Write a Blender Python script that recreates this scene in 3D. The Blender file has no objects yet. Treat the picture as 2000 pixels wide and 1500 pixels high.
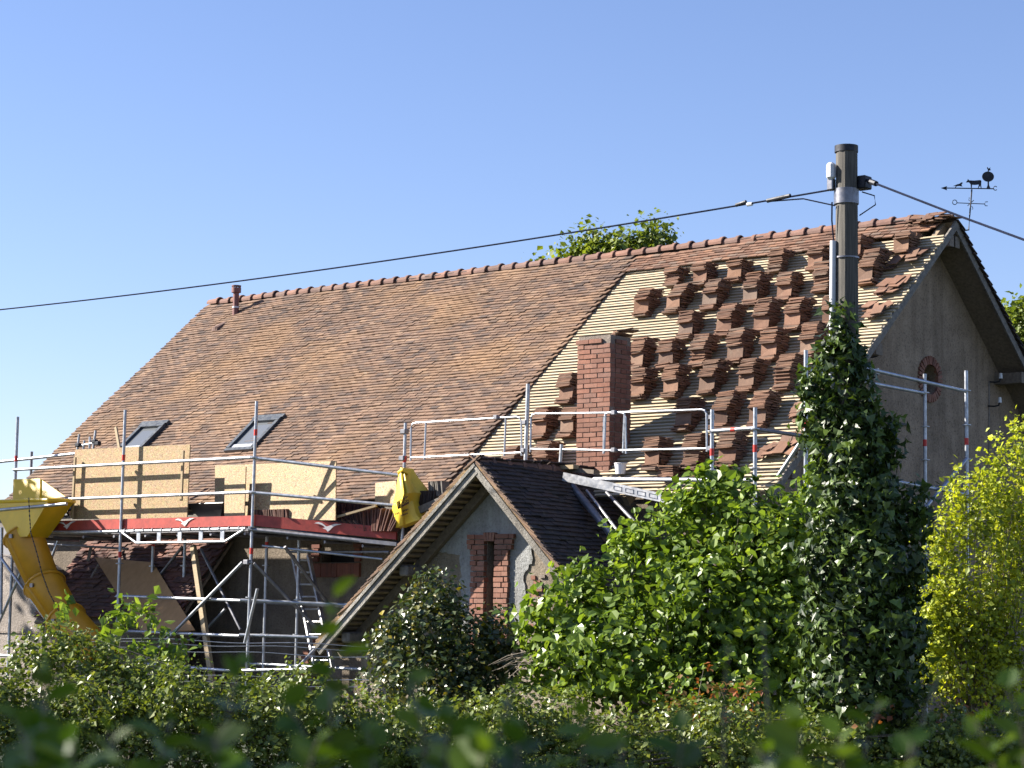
import bpy, math, random
import numpy as np
from mathutils import Matrix, Vector

random.seed(7)
rng = np.random.default_rng(11)
SC = bpy.context.scene
COL = SC.collection
rad = math.radians

# ------------------------------------------------------------------ camera
CAM = np.array([15.3968, -27.9216, 1.6])
YAW, PITCH, ROLL, FPX = -0.70058, 0.10666, 0.015276, 4375.45
_cy, _sy, _cp, _sp = math.cos(YAW), math.sin(YAW), math.cos(PITCH), math.sin(PITCH)
FWD = np.array([_sy*_cp, _cy*_cp, _sp])
_r0 = np.array([_cy, -_sy, 0.0])
_u0 = np.cross(_r0, FWD)
RGT = math.cos(ROLL)*_r0 + math.sin(ROLL)*_u0
UPV = -math.sin(ROLL)*_r0 + math.cos(ROLL)*_u0
cam_data = bpy.data.cameras.new('camera')
cam = bpy.data.objects.new('camera', cam_data)
COL.objects.link(cam)
cam.matrix_world = Matrix(((RGT[0], UPV[0], -FWD[0], CAM[0]), (RGT[1], UPV[1], -FWD[1], CAM[1]),
                           (RGT[2], UPV[2], -FWD[2], CAM[2]), (0, 0, 0, 1)))
cam_data.sensor_fit = 'HORIZONTAL'
cam_data.sensor_width = 36.0
cam_data.lens = FPX/2000*36.0
cam_data.clip_start = 0.1
cam_data.clip_end = 3000
cam_data.dof.use_dof = True
cam_data.dof.focus_distance = 30.0
cam_data.dof.aperture_fstop = 6.5
SC.camera = cam

# ------------------------------------------------------------------ sky, sun, exposure
SUN_AZ, SUN_EL = rad(28), rad(32)          # the light travels towards +x, a little towards +y
SD = np.array([math.cos(SUN_AZ)*math.cos(SUN_EL), math.sin(SUN_AZ)*math.cos(SUN_EL), -math.sin(SUN_EL)])
world = bpy.data.worlds.new('World')
SC.world = world
world.use_nodes = True
wn, wl = world.node_tree.nodes, world.node_tree.links
wn.clear()
sky = wn.new('ShaderNodeTexSky')
sky.sky_type = 'NISHITA'
sky.sun_disc = False
sky.sun_elevation = SUN_EL
sky.sun_rotation = math.atan2(-SD[0], -SD[1])
sky.altitude = 200
sky.air_density = 1.0
sky.dust_density = 0.25
sky.ozone_density = 4.0
wbg = wn.new('ShaderNodeBackground')
wbg.inputs['Strength'].default_value = 0.0585
wo = wn.new('ShaderNodeOutputWorld')
wtint = wn.new('ShaderNodeMix'); wtint.data_type = 'RGBA'; wtint.blend_type = 'MULTIPLY'
wtint.inputs[0].default_value = 1.0; wtint.inputs[7].default_value = (1.05, .945, 1.05, 1)
wl.new(sky.outputs[0], wtint.inputs[6]); wl.new(wtint.outputs[2], wbg.inputs[0])
wl.new(wbg.outputs[0], wo.inputs[0])
sun_d = bpy.data.lights.new('sun', 'SUN')
sun_d.energy = 5.0
sun_d.angle = rad(0.5)
sun_d.color = (1.0, 0.93, 0.82)
sun_o = bpy.data.objects.new('sun', sun_d)
COL.objects.link(sun_o)
sun_o.location = (-20, -20, 30)
sun_o.rotation_euler = Vector(SD).to_track_quat('-Z', 'Y').to_euler()
SC.view_settings.view_transform = 'Standard'
SC.view_settings.look = 'None'
SC.view_settings.exposure = 1.6
SC.view_settings.gamma = 1.0
SC.view_settings.use_curve_mapping = False
SC.cycles.use_denoising = True
SC.cycles.max_bounces = 6
SC.cycles.diffuse_bounces = 1
SC.cycles.transparent_max_bounces = 4

# ------------------------------------------------------------------ measuring helpers
def ray(px, py):
    d = FWD*FPX + RGT*(px-1000) - UPV*(py-750)
    return d/np.linalg.norm(d)
def on_plane(px, py, P, n):
    d = ray(px, py); n = np.asarray(n, float)
    return CAM + d*(((np.asarray(P, float)-CAM) @ n)/(d @ n))
def atX(px, py, c): return on_plane(px, py, (c, 0, 0), (1, 0, 0))
def atY(px, py, c): return on_plane(px, py, (0, c, 0), (0, 1, 0))
def atZ(px, py, c): return on_plane(px, py, (0, 0, c), (0, 0, 1))
def atD(px, py, d):
    v = ray(px, py); return CAM + v*(d/(v @ FWD))
TH = rad(41.12)
ZR = 7.387
LH = 15.5
NF = np.array([0, -math.sin(TH), math.cos(TH)])           # normal of the front slope
DS = np.array([0, -math.cos(TH), -math.sin(TH)])          # down the front slope
EAVE = 6.27
def roof(px, py, h=0.0): return on_plane(px, py, np.array([0, 0, ZR]) + NF*h, NF)
def rp(u, s, h=0.0): return np.array([u, 0, ZR]) + DS*s + NF*h

# ------------------------------------------------------------------ materials
MATS = {}
def lin(c):
    return tuple((x/12.92 if x <= .04045 else ((x+.055)/1.055)**2.4) for x in c)
class NT:
    def __init__(s, name):
        s.m = bpy.data.materials.new(name); s.m.use_nodes = True
        s.t = s.m.node_tree; s.n = s.t.nodes; s.l = s.t.links
        s.b = s.n['Principled BSDF']; s.out = s.n['Material Output']
    def new(s, typ, **kw):
        x = s.n.new(typ)
        for k, v in kw.items(): setattr(x, k, v)
        return x
    def link(s, a, b): s.l.new(a, b)
    def noise(s, scale, detail=4, rough=.6, vec=None):
        x = s.new('ShaderNodeTexNoise'); x.inputs['Scale'].default_value = scale
        x.inputs['Detail'].default_value = detail; x.inputs['Roughness'].default_value = rough
        if vec is not None: s.link(vec, x.inputs['Vector'])
        return x
    def ramp(s, fac, stops):
        x = s.new('ShaderNodeValToRGB')
        e = x.color_ramp.elements
        while len(e) < len(stops): e.new(.5)
        for i, (p, c) in enumerate(stops):
            e[i].position = p; e[i].color = (*c, 1)
        s.link(fac, x.inputs[0]); return x
    def mix(s, fac, a, b, mode='MIX'):
        x = s.new('ShaderNodeMix', data_type='RGBA', blend_type=mode)
        if isinstance(fac, (int, float)): x.inputs[0].default_value = fac
        else: s.link(fac, x.inputs[0])
        for k, v in ((6, a), (7, b)):
            if isinstance(v, tuple): x.inputs[k].default_value = (*v, 1)
            else: s.link(v, x.inputs[k])
        return x.outputs[2]
    def math(s, op, a, b=None):
        x = s.new('ShaderNodeMath', operation=op)
        for k, v in ((0, a), (1, b)):
            if v is None: continue
            if isinstance(v, (int, float)): x.inputs[k].default_value = v
            else: s.link(v, x.inputs[k])
        return x.outputs[0]
    def pos(s): return s.new('ShaderNodeNewGeometry').outputs['Position']
    def rnd(s):
        g = s.new('ShaderNodeNewGeometry'); o = s.new('ShaderNodeObjectInfo')
        return s.math('FRACT', s.math('ADD', g.outputs['Random Per Island'], o.outputs['Random']))
    def bump(s, h, strength=.4, dist=.01):
        x = s.new('ShaderNodeBump'); x.inputs['Strength'].default_value = strength
        x.inputs['Distance'].default_value = dist
        s.link(h, x.inputs['Height']); s.link(x.outputs[0], s.b.inputs['Normal'])
def reg(nt, name): MATS[name] = nt.m; return nt.m

def plain(name, col, rough=.6, metal=0.0, var=.25, scale=6, bump=0.0):
    t = NT(name); p = t.pos()
    n = t.noise(scale, 5, .65, p)
    a = tuple(c*(1-var) for c in col); b = tuple(min(1, c*(1+var)) for c in col)
    r = t.ramp(n.outputs[0], [(.3, a), (.7, b)])
    t.link(r.outputs[0], t.b.inputs['Base Color'])
    t.b.inputs['Roughness'].default_value = rough; t.b.inputs['Metallic'].default_value = metal
    if bump: t.bump(t.noise(scale*6, 4, .6, p).outputs[0], bump, .01)
    return reg(t, name)

def tile_mat(name, cols, patch, patch_amt, fine=.35):
    t = NT(name); p = t.pos(); r = t.rnd()
    cols = [tuple(.86*x for x in c) for c in cols]; patch = tuple(.86*x for x in patch)
    n = len(cols)
    rp_ = t.ramp(r, [(i/(n-1), c) for i, c in enumerate(cols)])
    big = t.noise(.75, 3, .55, p)
    fac = t.ramp(big.outputs[0], [(.47, (0, 0, 0)), (.66, (1, 1, 1))])
    f2 = t.math('MULTIPLY', fac.outputs[0], patch_amt)
    c = t.mix(f2, rp_.outputs[0], patch, 'MIX')
    mid = t.noise(2.2, 4, .6, p)
    c = t.mix(.55, c, t.ramp(mid.outputs[0], [(.3, (.55, .5, .5)), (.7, (1.25, 1.2, 1.15))]).outputs[0], 'MULTIPLY')
    li = t.noise(7.5, 6, .72, p)
    lf = t.ramp(li.outputs[0], [(.60, (0, 0, 0)), (.68, (1, 1, 1))])
    c = t.mix(t.math('MULTIPLY', lf.outputs[0], .45 if name == 'tile_old' else .15), c, (.33, .29, .22))
    mp = t.new('ShaderNodeMapping'); mp.inputs['Scale'].default_value = (2.4, .3, .3); t.link(p, mp.inputs[0])
    c = t.mix(.45, c, t.ramp(t.noise(1.0, 4, .6, mp.outputs[0]).outputs[0], [(.36, (.62, .6, .6)), (.6, (1.1, 1.1, 1.1))]).outputs[0], 'MULTIPLY')
    fn = t.noise(38, 5, .7, p)
    c = t.mix(fine, c, t.ramp(fn.outputs[0], [(.3, (.45, .43, .42)), (.65, (1.3, 1.28, 1.22))]).outputs[0], 'MULTIPLY')
    t.link(c, t.b.inputs['Base Color'])
    t.b.inputs['Roughness'].default_value = .85
    t.bump(t.noise(60, 4, .7, p).outputs[0], .35, .006)
    return reg(t, name)

tile_mat('tile_old', [(.095, .067, .056), (.15, .097, .072), (.25, .158, .108), (.20, .124, .082), (.13, .09, .075), (.29, .19, .125), (.19, .118, .08), (.24, .15, .10)], (.31, .185, .09), .55)
tile_mat('tile_red', [(.10, .05, .033), (.21, .107, .066), (.30, .17, .112), (.16, .08, .05), (.21, .15, .115), (.28, .145, .083)], (.25, .145, .09), .3)
tile_mat('tile_dark', [(.035, .028, .028), (.055, .037, .033), (.075, .046, .04), (.046, .037, .037), (.08, .052, .042)], (.06, .056, .048), .4)
tile_mat('tile_lean', [(.13, .055, .045), (.19, .08, .06), (.10, .055, .05), (.23, .10, .07), (.15, .075, .06)], (.12, .09, .07), .5)
tile_mat('ridge_clay', [(.22, .115, .08), (.27, .14, .10), (.18, .11, .09), (.24, .13, .10)], (.20, .14, .12), .5)
tile_mat('brick', [(.24, .10, .065), (.31, .135, .09), (.28, .12, .08), (.19, .085, .06), (.35, .17, .12), (.25, .13, .10)], (.28, .15, .105), .5, .45)
tile_mat('brick_dark', [(.17, .06, .04), (.22, .08, .05), (.20, .075, .05), (.14, .055, .04)], (.2, .08, .055), .4, .3)

def stucco(name, a, b, speck=.5):
    t = NT(name); p = t.pos()
    a, b = tuple(.86*x for x in a), tuple(.86*x for x in b)
    big = t.noise(.9, 5, .6, p)
    c = t.ramp(big.outputs[0], [(.35, a), (.65, b)]).outputs[0]
    fn = t.noise(34, 4, .75, p)
    c = t.mix(speck, c, t.ramp(fn.outputs[0], [(.33, (.35, .33, .3)), (.5, (1.1, 1.1, 1.1))]).outputs[0], 'MULTIPLY')
    st = t.noise(4.0, 4, .6, p)
    c = t.mix(.4, c, t.ramp(st.outputs[0], [(.35, (.6, .58, .55)), (.6, (1.1, 1.1, 1.1))]).outputs[0], 'MULTIPLY')
    mp = t.new('ShaderNodeMapping'); mp.inputs['Scale'].default_value = (3.2, 3.2, .35); t.link(p, mp.inputs[0])
    sk_ = t.noise(1.0, 5, .65, mp.outputs[0])
    c = t.mix(.55, c, t.ramp(sk_.outputs[0], [(.36, (.55, .53, .5)), (.55, (1.05, 1.05, 1.05)), (.72, (1.2, 1.2, 1.2))]).outputs[0], 'MULTIPLY')
    t.link(c, t.b.inputs['Base Color']); t.b.inputs['Roughness'].default_value = .95
    t.bump(t.noise(26, 6, .75, p).outputs[0], .9, .03)
    return reg(t, name)
stucco('stucco', (.23, .19, .145), (.31, .26, .20))
stucco('stucco_gable', (.30, .225, .16), (.42, .32, .23), .75)
stucco('plaster_pale', (.27, .28, .28), (.38, .385, .38), .45)
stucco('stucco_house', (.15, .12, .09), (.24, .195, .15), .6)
stucco('cement', (.30, .26, .23), (.40, .35, .31), .4)
stucco('mortar', (.24, .20, .17), (.32, .27, .23), .3)

def wood(name, a, b, sc=3.0, stretch=(1, 1, 1), rough=.75):
    t = NT(name)
    tc = t.new('ShaderNodeTexCoord'); mp = t.new('ShaderNodeMapping')
    mp.inputs['Scale'].default_value = stretch
    t.link(tc.outputs['Object'], mp.inputs[0])
    a, b = tuple(.86*x for x in a), tuple(.86*x for x in b)
    n = t.noise(sc, 6, .65, mp.outputs[0])
    c = t.ramp(n.outputs[0], [(.3, a), (.7, b)]).outputs[0]
    o = t.rnd()
    c = t.mix(.5, c, t.ramp(o, [(0, (.75, .73, .7)), (1, (1.15, 1.12, 1.1))]).outputs[0], 'MULTIPLY')
    t.link(c, t.b.inputs['Base Color']); t.b.inputs['Roughness'].default_value = rough
    t.bump(n.outputs[0], .25, .01)
    return reg(t, name)
wood('batten_wood', (.42, .335, .215), (.60, .505, .35), 9, (1, 12, 12))
wood('timber_old', (.13, .10, .075), (.27, .22, .17), 8, (3, 3, 3))
wood('timber_grey', (.10, .09, .078), (.27, .245, .215), 10, (2, 2, 2))
stucco('board_weathered', (.16, .145, .125), (.44, .42, .38), .55)
stucco('lichen', (.22, .15, .08), (.42, .27, .13), .55)
wood('timber_pale', (.34, .25, .14), (.46, .36, .22), 8, (2, 2, 6))
wood('ply', (.40, .22, .09), (.52, .30, .13), 3, (3, 3, 1))
wood('pole_wood', (.028, .025, .022), (.15, .138, .118), 7, (14, 14, .45))
wood('bark', (.10, .08, .06), (.2, .17, .13), 12, (4, 4, 1))
wood('twig', (.16, .13, .10), (.30, .26, .2), 12, (4, 4, 1))
wood('rafter', (.20, .15, .10), (.34, .26, .17), 6, (3, 3, 3))

def osb():
    t = NT('osb'); tc = t.new('ShaderNodeTexCoord')
    v = t.new('ShaderNodeTexVoronoi', feature='F1'); v.inputs['Scale'].default_value = 17
    mp = t.new('ShaderNodeMapping'); mp.inputs['Scale'].default_value = (1, 1, 2.6); mp.inputs['Rotation'].default_value = (0, .5, 0)
    w = t.noise(7, 3, .6, tc.outputs['Object'])
    add = t.mix(.16, tc.outputs['Object'], w.outputs['Color'], 'ADD')
    t.link(add, mp.inputs[0]); t.link(mp.outputs[0], v.inputs['Vector'])
    c = t.ramp(t.math('FRACT', t.math('MULTIPLY', v.outputs['Distance'], 2.7)), [(0, (.14, .072, .025)), (.3, (.33, .21, .095)), (.7, (.50, .37, .19)), (1, (.25, .15, .055))]).outputs[0]
    c2 = t.mix(.5, c, v.outputs['Color'], 'SOFT_LIGHT')
    hsv = t.new('ShaderNodeHueSaturation'); hsv.inputs['Saturation'].default_value = .95
    t.link(t.mix(.75, c2, c), hsv.inputs['Color'])
    t.link(hsv.outputs[0], t.b.inputs['Base Color']); t.b.inputs['Roughness'].default_value = .7
    return reg(t, 'osb')
osb()

def metal(name, col, rough, metalness=.85, var=.3):
    t = NT(name); p = t.pos()
    n = t.noise(9, 5, .65, p)
    c = t.ramp(n.outputs[0], [(.3, tuple(x*(1-var) for x in col)), (.7, tuple(min(1, x*(1+var*.6)) for x in col))]).outputs[0]
    t.link(c, t.b.inputs['Base Color']); t.b.inputs['Metallic'].default_value = metalness
    r = t.ramp(t.noise(17, 4, .6, p).outputs[0], [(.3, (rough*.75,)*3), (.7, (min(1, rough*1.35),)*3)])
    t.link(r.outputs[0], t.b.inputs['Roughness'])
    return reg(t, name)
metal('galv', (.42, .44, .48), .42, .75)
metal('galv_dark', (.22, .22, .24), .5, .7)
metal('alu', (.48, .48, .49), .4, .7)
metal('frame_grey', (.10, .11, .12), .4, .5)
metal('iron_black', (.02, .022, .03), .5, .4)
metal('strap_steel', (.20, .20, .22), .38, .8)
plain('red_paint', (.34, .04, .028), .5, 0, .3, 9)
plain('red_band', (.55, .03, .02), .45, 0, .1, 4)
plain('logo_white', (.75, .70, .68), .6, 0, .1, 8)
plain('chute_yellow', (.80, .50, .015), .38, 0, .12, 3)
plain('chute_orange', (.66, .31, .015), .38, 0, .12, 3)
plain('bag_yellow', (.78, .55, .05), .42, 0, .12, 4)
plain('bag_ink', (.10, .045, .02), .6, 0, .1, 4)
plain('bucket_white', (.82, .82, .84), .45, 0, .05, 4)
plain('tub_black', (.018, .018, .02), .4, 0, .2, 5)
plain('pvc_white', (.52, .53, .57), .45, 0, .08, 2)
plain('cable', (.012, .015, .03), .9, 0, .2, 4); MATS['cable'].node_tree.nodes['Principled BSDF'].inputs['Specular IOR Level'].default_value = .05
plain('pipe_brown', (.17, .06, .05), .5, 0, .15, 4)
plain('attic_dark', (.05, .042, .036), .9, 0, .3, 3)
plain('void', (.012, .011, .011), .9, 0, .2, 3)
plain('porcelain', (.7, .69, .66), .3, 0, .1, 4)
plain('sheet_black', (.015, .016, .022), .35, 0, .3, 5)
plain('sheet_grey', (.32, .33, .36), .5, 0, .3, 9)
plain('slate', (.035, .035, .045), .6, 0, .3, 4)
plain('ground_soil', (.035, .045, .018), .95, 0, .35, .7)
def glass():
    t = NT('pane_glass')
    t.b.inputs['Base Color'].default_value = (.13, .14, .15, 1)
    t.b.inputs['Roughness'].default_value = .12
    t.b.inputs['Specular IOR Level'].default_value = .8
    return reg(t, 'pane_glass')
glass()

def leaf_mat(name, cols, trans=.35, rough=.45, coat=.0):
    t = NT(name); r = t.rnd(); p = t.pos()
    n = len(cols)
    c = t.ramp(r, [(i/(n-1), x) for i, x in enumerate(cols)]).outputs[0]
    c = t.mix(.5, c, t.ramp(t.noise(1.3, 3, .6, p).outputs[0], [(.35, (.6, .65, .6)), (.65, (1.25, 1.2, 1.1))]).outputs[0], 'MULTIPLY')
    t.link(c, t.b.inputs['Base Color']); t.b.inputs['Roughness'].default_value = rough
    t.b.inputs['Specular IOR Level'].default_value = .5 + coat
    tr = t.new('ShaderNodeBsdfTranslucent')
    c3 = t.mix(1.0, c, (1.3, 1.25, .5), 'MULTIPLY')
    t.link(c3, tr.inputs['Color'])
    ms = t.new('ShaderNodeMixShader'); ms.inputs[0].default_value = trans
    t.link(t.b.outputs[0], ms.inputs[1]); t.link(tr.outputs[0], ms.inputs[2]); t.link(ms.outputs[0], t.out.inputs[0])
    return reg(t, name)
leaf_mat('leaf_hedge', [(.055, .09, .018), (.12, .165, .03), (.19, .235, .045), (.08, .12, .025), (.26, .29, .08)], .32, .38)
leaf_mat('leaf_hazel', [(.06, .11, .018), (.13, .21, .026), (.18, .27, .036), (.10, .17, .028), (.25, .34, .05), (.08, .14, .022)], .4, .38)
leaf_mat('leaf_ivy', [(.014, .03, .010), (.024, .045, .014), (.04, .07, .018), (.13, .20, .035), (.028, .055, .014), (.05, .085, .018), (.08, .13, .02)], .2, .4, -.1)
leaf_mat('leaf_ivy_bush', [(.025, .05, .016), (.045, .075, .02), (.075, .105, .025), (.035, .055, .02), (.10, .11, .03), (.05, .07, .02), (.04, .07, .02), (.30, .24, .02)], .2, .38, .1)
leaf_mat('leaf_yellow', [(.33, .40, .03), (.50, .56, .04), (.17, .24, .03), (.62, .65, .05), (.38, .44, .05), (.10, .15, .025), (.44, .46, .03)], .42, .5)
leaf_mat('leaf_tree', [(.10, .15, .02), (.16, .21, .03), (.21, .26, .035), (.08, .13, .025)], .42, .5)
leaf_mat('leaf_front', [(.05, .11, .012), (.08, .15, .012), (.11, .18, .015), (.06, .10, .02)], .4, .45)
leaf_mat('leaf_red', [(.22, .07, .03), (.30, .10, .04), (.16, .10, .03), (.25, .14, .04)], .35, .5)

# ------------------------------------------------------------------ mesh building
ORIG = {}
def origin_of(o):
    while o is not None:
        if o.name in ORIG: return ORIG[o.name]
        o = o.parent
    return np.zeros(3)
def mesh_from(name, V, F, smooth=False):
    me = bpy.data.meshes.new(name)
    V = np.asarray(V, np.float32).reshape(-1, 3)
    if isinstance(F, np.ndarray):
        k = F.shape[1]; nf = F.shape[0]
        me.vertices.add(len(V)); me.vertices.foreach_set('co', V.ravel())
        me.loops.add(nf*k); me.loops.foreach_set('vertex_index', F.astype(np.int32).ravel())
        me.polygons.add(nf); me.polygons.foreach_set('loop_start', np.arange(nf, dtype=np.int32)*k)
        me.update(calc_edges=True)
    else:
        me.from_pydata([tuple(v) for v in V.tolist()], [], F); me.update()
    me.polygons.foreach_set('use_smooth', [bool(smooth)]*len(me.polygons))
    return me
def tag(o, label=None, cat=None, group=None, kind=None):
    if label: o['label'] = label
    if cat: o['category'] = cat
    if group: o['group'] = group
    if kind: o['kind'] = kind
    return o
def thing(name, loc, label, cat, group=None):
    o = bpy.data.objects.new(name, None); COL.objects.link(o)
    loc = np.asarray(loc, float); o.location = loc.tolist(); ORIG[o.name] = loc
    o.empty_display_size = .2
    return tag(o, label, cat, group)
def link_mesh(name, me, mat, parent=None):
    if mat and not me.materials: me.materials.append(MATS[mat])
    o = bpy.data.objects.new(name, me); COL.objects.link(o)
    if parent is not None: o.parent = parent
    return o
def place(name, me, mat, parent, M):
    """a piece that shares mesh data; M is its world matrix (4x4 numpy)"""
    o = link_mesh(name, me, mat, parent)
    M = np.array(M, float); M[:3, 3] -= origin_of(parent)
    o.matrix_basis = Matrix(M.tolist()); return o

BOXF = [(0, 1, 3, 2), (4, 6, 7, 5), (0, 4, 5, 1), (2, 3, 7, 6), (0, 2, 6, 4), (1, 5, 7, 3)]
def basis(a, b, up=(0, 0, 1)):
    a, b = np.asarray(a, float), np.asarray(b, float)
    t = b-a; L = np.linalg.norm(t); t = t/max(L, 1e-9)
    up = np.asarray(up, float)
    if abs(t @ up) > .98: up = np.array([0, 1.0, 0])
    x = np.cross(t, up); x /= np.linalg.norm(x); y = np.cross(x, t)
    return t, x, y, L
class MB:
    def __init__(s): s.v, s.f = [], []
    def add(s, V, F):
        o = len(s.v); s.v += [tuple(map(float, q)) for q in V]; s.f += [tuple(i+o for i in q) for q in F]; return s
    def box(s, c, size, R=None):
        c = np.asarray(c, float); h = np.asarray(size, float)/2
        V = [np.array([x, y, z])*h for x in (-1, 1) for y in (-1, 1) for z in (-1, 1)]
        if R is not None: V = [R @ v for v in V]
        return s.add([v+c for v in V], BOXF)
    def box2(s, lo, hi):
        lo, hi = np.asarray(lo, float), np.asarray(hi, float); return s.box((lo+hi)/2, hi-lo)
    def bar(s, a, b, w, h, up=(0, 0, 1)):
        t, x, y, L = basis(a, b, up); a = np.asarray(a, float); b = np.asarray(b, float)
        V = [p + x*i*w/2 + y*j*h/2 for p in (a, b) for i in (-1, 1) for j in (-1, 1)]
        return s.add(V, BOXF)
    def tube(s, a, b, r, n=10, r2=None, cap=True):
        t, x, y, L = basis(a, b); a = np.asarray(a, float); b = np.asarray(b, float); r2 = r if r2 is None else r2
        V = []
        for p, q in ((a, r), (b, r2)):
            for k in range(n):
                g = 2*math.pi*k/n; V.append(p + (x*math.cos(g)+y*math.sin(g))*q)
        F = [(k, (k+1) % n, n+(k+1) % n, n+k) for k in range(n)]
        if cap: F += [tuple(range(n-1, -1, -1)), tuple(range(n, 2*n))]
        return s.add(V, F)
    def path(s, pts, r, n=8):
        pts = [np.asarray(p, float) for p in pts]; V, F = [], []
        for i, p in enumerate(pts):
            a = pts[max(0, i-1)]; b = pts[min(len(pts)-1, i+1)]
            t, x, y, L = basis(a, b); q = r[i] if hasattr(r, '__len__') else r
            for k in range(n):
                g = 2*math.pi*k/n; V.append(p + (x*math.cos(g)+y*math.sin(g))*q)
        for i in range(len(pts)-1):
            for k in range(n): F.append((i*n+k, i*n+(k+1) % n, (i+1)*n+(k+1) % n, (i+1)*n+k))
        F += [tuple(range(n-1, -1, -1)), tuple(range((len(pts)-1)*n, len(pts)*n))]
        return s.add(V, F)
    def prism(s, poly, ext):
        """poly: list of 3D points (planar); ext: extrusion vector"""
        n = len(poly); e = np.asarray(ext, float); P = [np.asarray(p, float) for p in poly]
        F = [tuple(range(n-1, -1, -1)), tuple(range(n, 2*n))] + [(k, (k+1) % n, n+(k+1) % n, n+k) for k in range(n)]
        return s.add(P + [p+e for p in P], F)
    def grid(s, P):
        """P: array rows x cols x 3"""
        P = np.asarray(P, float); a, b = P.shape[:2]
        F = [(i*b+j, i*b+j+1, (i+1)*b+j+1, (i+1)*b+j) for i in range(a-1) for j in range(b-1)]
        return s.add(P.reshape(-1, 3), F)
    def sphere(s, c, r, n=10, m=7, sc=(1, 1, 1)):
        P = [[np.asarray(c)+np.array([math.cos(2*math.pi*j/n)*math.sin(math.pi*i/m)*sc[0], math.sin(2*math.pi*j/n)*math.sin(math.pi*i/m)*sc[1], math.cos(math.pi*i/m)*sc[2]])*r for j in range(n+1)] for i in range(m+1)]
        return s.grid(P)
    def build(s, name, mat, parent=None, smooth=False, bevel=0.0):
        V = np.array(s.v, float)
        if parent is None:
            o0 = np.array([(V[:, 0].min()+V[:, 0].max())/2, (V[:, 1].min()+V[:, 1].max())/2, V[:, 2].min()])
        else: o0 = origin_of(parent)
        me = mesh_from(name, V-o0, s.f, smooth)
        if smooth:
            try: me.set_sharp_from_angle(angle=rad(40))
            except Exception: pass
        o = link_mesh(name, me, mat, parent)
        if parent is None: o.location = o0.tolist(); ORIG[o.name] = o0
        if bevel:
            md = o.modifiers.new('bevel', 'BEVEL'); md.width = bevel; md.segments = 1
        return o
def struct(o): o['kind'] = 'structure'; return o

# ------------------------------------------------------------------ tiles
TW, TL, TG, TT = .160, .24, .077, .017
def tile_mesh(name, bend=0.0, twist=0.0, w=TW, ln=TL, th=.0135, seg=3):
    """a flat clay tile: x across, y up the slope from 0 (lower end), z thickness"""
    V = []
    for i in range(seg+1):
        y = ln*i/seg; q = (i/seg-.5)
        z0 = bend*(1-4*q*q)
        for x in (-w/2, w/2):
            tz = twist*q*x/(w/2)
            V += [(x, y, z0+tz), (x, y, z0+tz+th)]
    F = []
    for i in range(seg):
        a = i*4; b = a+4
        F += [(a+1, a+3, b+3, b+1), (a, b, b+2, a+2), (a, a+1, b+1, b), (a+2, b+2, b+3, a+3)]
    F += [(0, 2, 3, 1), (seg*4, seg*4+1, seg*4+3, seg*4+2)]
    return mesh_from(name, V, F)
TILE_FLAT = [tile_mesh('tile_flat', .0, .0, seg=1, th=TT) for _ in range(1)]
TILE_BENT = [tile_mesh('tile_bent', random.uniform(-.004, .007), random.uniform(-.006, .006), w=.158+random.uniform(-.004, .006), seg=2) for _ in range(6)]
TILE_CROSS = [tile_mesh('tile_cross', random.uniform(-.002, .004), random.uniform(-.010, .010), w=.248+random.uniform(-.010, .012), ln=.158, seg=1) for _ in range(8)]
MESH_BY = {}
def tile_variant(base, mat):
    k = (base.name, mat)
    if k not in MESH_BY:
        m = base.copy(); m.materials.clear(); m.materials.append(MATS[mat]); MESH_BY[k] = m
    return MESH_BY[k]
def frame_mat(P, x, y, z):
    M = np.eye(4); M[:3, 0], M[:3, 1], M[:3, 2], M[:3, 3] = x, y, z, P; return M
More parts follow.
